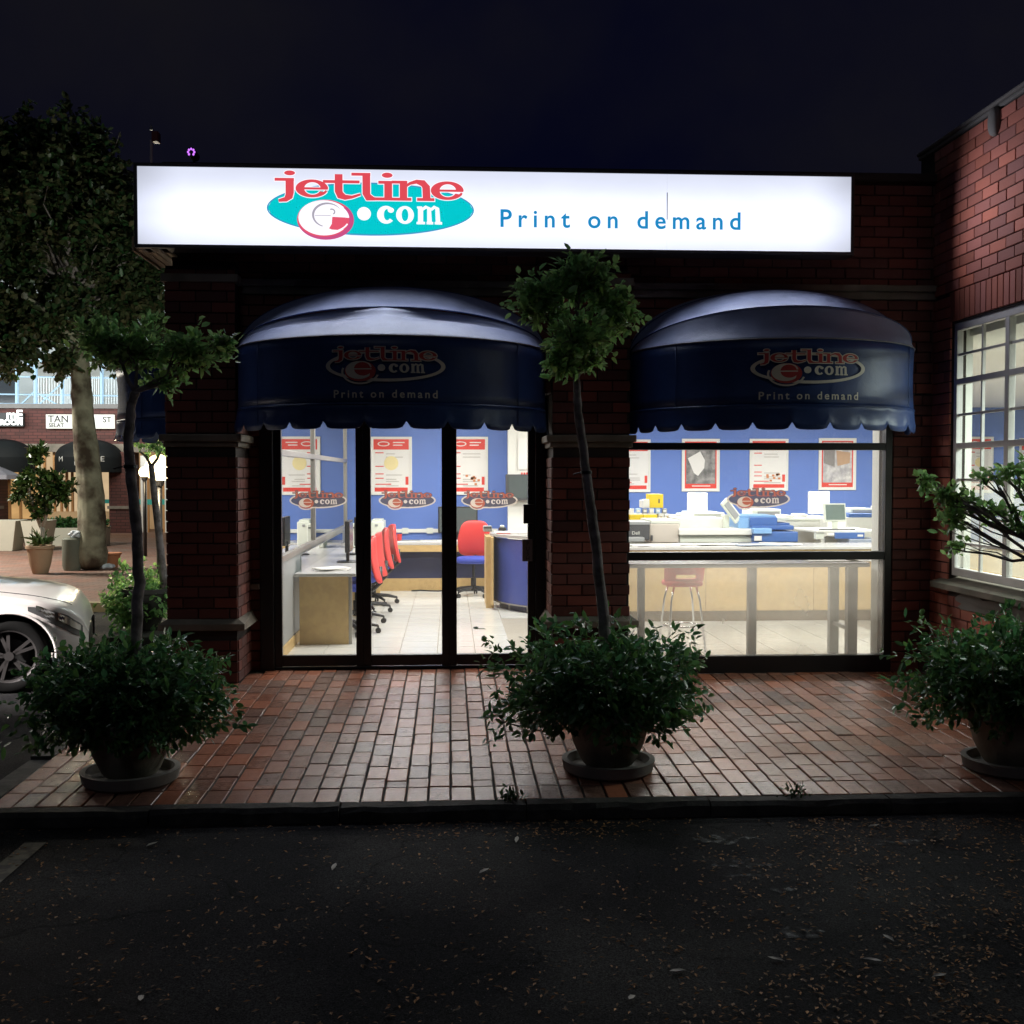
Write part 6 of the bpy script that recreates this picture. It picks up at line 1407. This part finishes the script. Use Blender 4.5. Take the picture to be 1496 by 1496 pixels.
# things round the trunk
cb_ = at(116, 831, Z=-.03); root = thing('litter_bin', (cb_.x-.02, cb_.y-.3, -.03), 'round grey litter bin against the big tree trunk', 'litter bin'); cz = at(1, 784, cb_.y).z
MB().lathe([(.13, -.03), (.155, .05), (.155, cz-.03), (.12, cz)], cb_.x-.02, cb_.y-.3, 20).build('body', mat('grey_green_bin', (.14, .15, .12), .7, var=.2), root, auto=True)
q = MB().sup((cb_.x+.03, cb_.y-.3, cz+.05), (.10, .09, .07), .9, .9, fn=lambda p: p*(1+.18*math.sin(p.x*60)*math.cos(p.z*70)), nu=18, nv=12); tag(q.build('plastic_bag', mat('white_bag', (.6, .65, .72), .4), smooth=False), 'crumpled pale plastic bag lying on top of the litter bin', 'bag')
c = at(163, 829, Z=-.03); root = thing('clay_pot', (c.x, c.y, -.03), 'small orange terracotta pot right of the big trunk', 'pot'); q = MB().lathe([(.10, -.03), (.15, at(1, 809, c.y).z-.03), (.17, at(1, 809, c.y).z-.02), (.17, at(1, 808, c.y).z)], c.x, c.y, 20); q.build('pot', mat('terracotta', (.50, .20, .10), .8), root, auto=True)
c = at(162, 830, Z=-.03); q = MB().sup((c.x, c.y-.25, 0.02), (.14, .10, .05), .9, .9, fn=lambda p: p*(1+.2*math.sin(p.x*50)*math.cos(p.y*40)), nu=18, nv=10); tag(q.build('plastic_bag', MATS['white_bag']), 'small white plastic bag on the ground beside the terracotta pot', 'bag')
# globe lamps
def globe_lamp(px, py, Y, r_, label, en):
    c = at(px, py, Y); root = thing('street_lamp', (c.x, Y, -.03), label, 'street lamp', 'globe lamps on the square')
    MB().sup(tuple(c), (r_, r_, r_), 1, 1, nu=20, nv=12).build('globe', lit('lit_globe', (1, .76, .38), 5.0), root, smooth=True)
    MB().tube([(c.x, Y, -.03), (c.x, Y, c.z-r_)], .035, 10).build('pole', black, root, smooth=True); MB().lathe([(.05, c.z-r_-.05), (.07, c.z-r_*.8), (.05, c.z-r_*.7)], c.x, Y, 14).build('collar', black, root)
    light('globe_light', 'POINT', (c.x, Y-r_-.05, c.z), en, (1, .80, .52), shadow_soft_size=.12)
globe_lamp(232, 684, 13.2, .16, 'glaring warm globe lamp on a black pole beside the left brick pier', 110)
globe_lamp(211, 690, 22.0, .11, 'small farther warm globe lamp left of the glaring one', 25)
# fairy lights on the pier's back edge
q = MB()
for py in (773, 788, 802, 817): c = at(247.2, py, 12.9); q.sup(tuple(c), (.010, .010, .010), 1, 1, nu=8, nv=6)
tag(q.build('fairy_light', lit('lit_bulb', (.9, .95, 1), 2.0)), 'four tiny white bulbs in a line down the lamp pole', 'string lights', kind='stuff')
# potted bush beside the shop's left wall
by = 11.4; bx = X(212, by); root = thing('potted_bush', (bx, by, 0), 'dark potted bush with slim pale trunk behind the left brick pier', 'potted bush')
pot(root, bx, by, 0, .24, .12, .42, mat('black_pot', (.03, .028, .026), .6, var=.3), rim=.01)
c = at(205, 878, by); tws = blob_twigs((c.x, by, c.z), (.38, .36, .33), 260, np.random.default_rng(8), .4); leaves('shrub_foliage', tws, leafy, root, .06, .024, 7, 6, spread=.08)
P3 = lambda px, py: tuple(at(px, py, by)); tk = MB(); tk.tube([P3(243, 860), P3(238, 840), P3(232, 780), P3(225, 720), P3(221, 680)], [.045, .042, .036, .032, .028], 10); tk.tube([P3(221, 682), P3(214, 668), P3(205, 660)], [.02, .015, .01], 6); tk.tube([P3(221, 682), P3(230, 670), P3(236, 655)], [.02, .015, .01], 6); tk.build('trunk', barkm, root, smooth=True)
c = at(222, 652, by); tws = blob_twigs((c.x, by, c.z), (.22, .2, .10), 26, np.random.default_rng(9), .3); leaves('crown', tws, leafy, root, .06, .022, 6, 7)
# ================================================================== litter on the road
rg = np.random.default_rng(31); n = 3800; pts = []
while len(pts) < n:
    px, py = rg.uniform(-50, 1550), 1196+300*rg.random()**1.3
    dens = .22+.75*max(0, (px-850)/650)*(py > 1215)+(.9 if py < 1222 and (500 < px < 950 or px > 1150) else 0)
    if math.sin(px*.012+py*.03)+math.sin(px*.031-py*.02)+.4 < rg.normal(0, .8): dens *= .25
    if rg.random() < dens:
        p = at(px, py, Z=ROADZ+.005)
        if p.y < PY0-.14: pts.append(p)
def litter(name, pts, m, L_, kind='stuff', lab=None):
    q = MB()
    for p in pts:
        a = rg.uniform(0, 6.28); l = L_*rg.uniform(.6, 1.3); w_ = l*rg.uniform(.3, .5); d = Vector((math.cos(a), math.sin(a), rg.uniform(-.1, .25))); s = Vector((-math.sin(a), math.cos(a), rg.uniform(-.2, .2)))
        q.add([p-d*l/2, p+s*w_/2+Vector((0, 0, l*.12)), p+d*l/2, p-s*w_/2+Vector((0, 0, l*.05))], [(0, 1, 2), (0, 2, 3)])
    return tag(q.build(name, m), kind=kind)
litter('leaf_litter', pts, mat('dry_leaf', (.44, .19, .045), .7, var=.2, island=.45, col2=(.16, .10, .05)), .022)
gp = []
while len(gp) < 6500:
    p = at(rg.uniform(-40, 1540), 1200+296*rg.random()**1.1, Z=ROADZ+.003)
    if p.y < PY0-.14: gp.append(p)
litter('grit', gp, mat('pale_grit', (.09, .09, .095), .8, island=.6, col2=(.05, .045, .04)), .007)
pale = mat('pale_dead_leaf', (.50, .46, .40), .7, var=.15)
for i, (px, py) in enumerate(((1276, 1207), (707, 1273), (755, 1227), (1298, 1371), (1134, 1402), (990, 1419), (923, 1458), (206, 1459), (1274, 1403), (1372, 1426), (222, 1234), (488, 1267))):
    p = at(px, py, Z=ROADZ+.006); q = MB(); a = .7*i; d = Vector((math.cos(a), math.sin(a), .05))*(.026+.004*(i % 3)); s = Vector((-math.sin(a), math.cos(a), 0))*.009; u_ = Vector((0, 0, .006))
    q.add([p-d, p-d*.4+s+u_, p+d*.4+s+u_, p+d+u_, p+d*.4-s+u_, p-d*.4-s+u_], [(0, 1, 2, 3), (0, 3, 4, 5)])
    tag(q.build('fallen_leaf', pale), ('pale leaf on the asphalt nearest the kerb at right', 'small pale leaf on the road left of the middle pot, farther from the kerb', 'pale leaf close to the kerb in line with the middle pot', 'pale leaf on the road at right, beside the dense orange litter', 'pale leaf right of the road\'s middle, a little nearer than the grey scuff', 'pale leaf near the bottom middle of the road, right of another', 'lowest pale leaf in the middle of the road', 'lowest pale leaf at the left of the road', 'pale leaf just nearer than the one by the dense litter', 'rightmost pale leaf on the road', 'pale leaf near the left end of the kerb, by the painted line', 'pale leaf on the left half of the road, in line with the door')[i], 'leaf', 'pale leaves scattered on the road')
# weeds at the kerb
for i, (px, py, lab) in enumerate(((1172, 1172, 'small weed growing from the kerb right of the middle planter'), (746, 1168, 'flat weed tuft at the kerb left of the middle planter'))):
    p = at(px, py, Z=-.07); root = thing('weed', (p.x, p.y, -.09), lab, 'weed'); tws = [(p.x+rg.normal(0, .03), PY0-.0+rg.normal(0, .02), -.06+abs(rg.normal(0, .02)), *(rg.normal(0, .7, 2)), 1) for _ in range(22)]
    leaves('weed_leaves', tws, MATS['bright_leaf'], root, .035, .008, 4, 40+i, up=.7)
p = at(1113, 1151, Z=-.06); litter('leaf_litter', [Vector((p.x+rg.normal(0, .25), p.y+abs(rg.normal(0, .12)), FZ(p.y)+.005)) for _ in range(26)], MATS['dry_leaf'], .018)
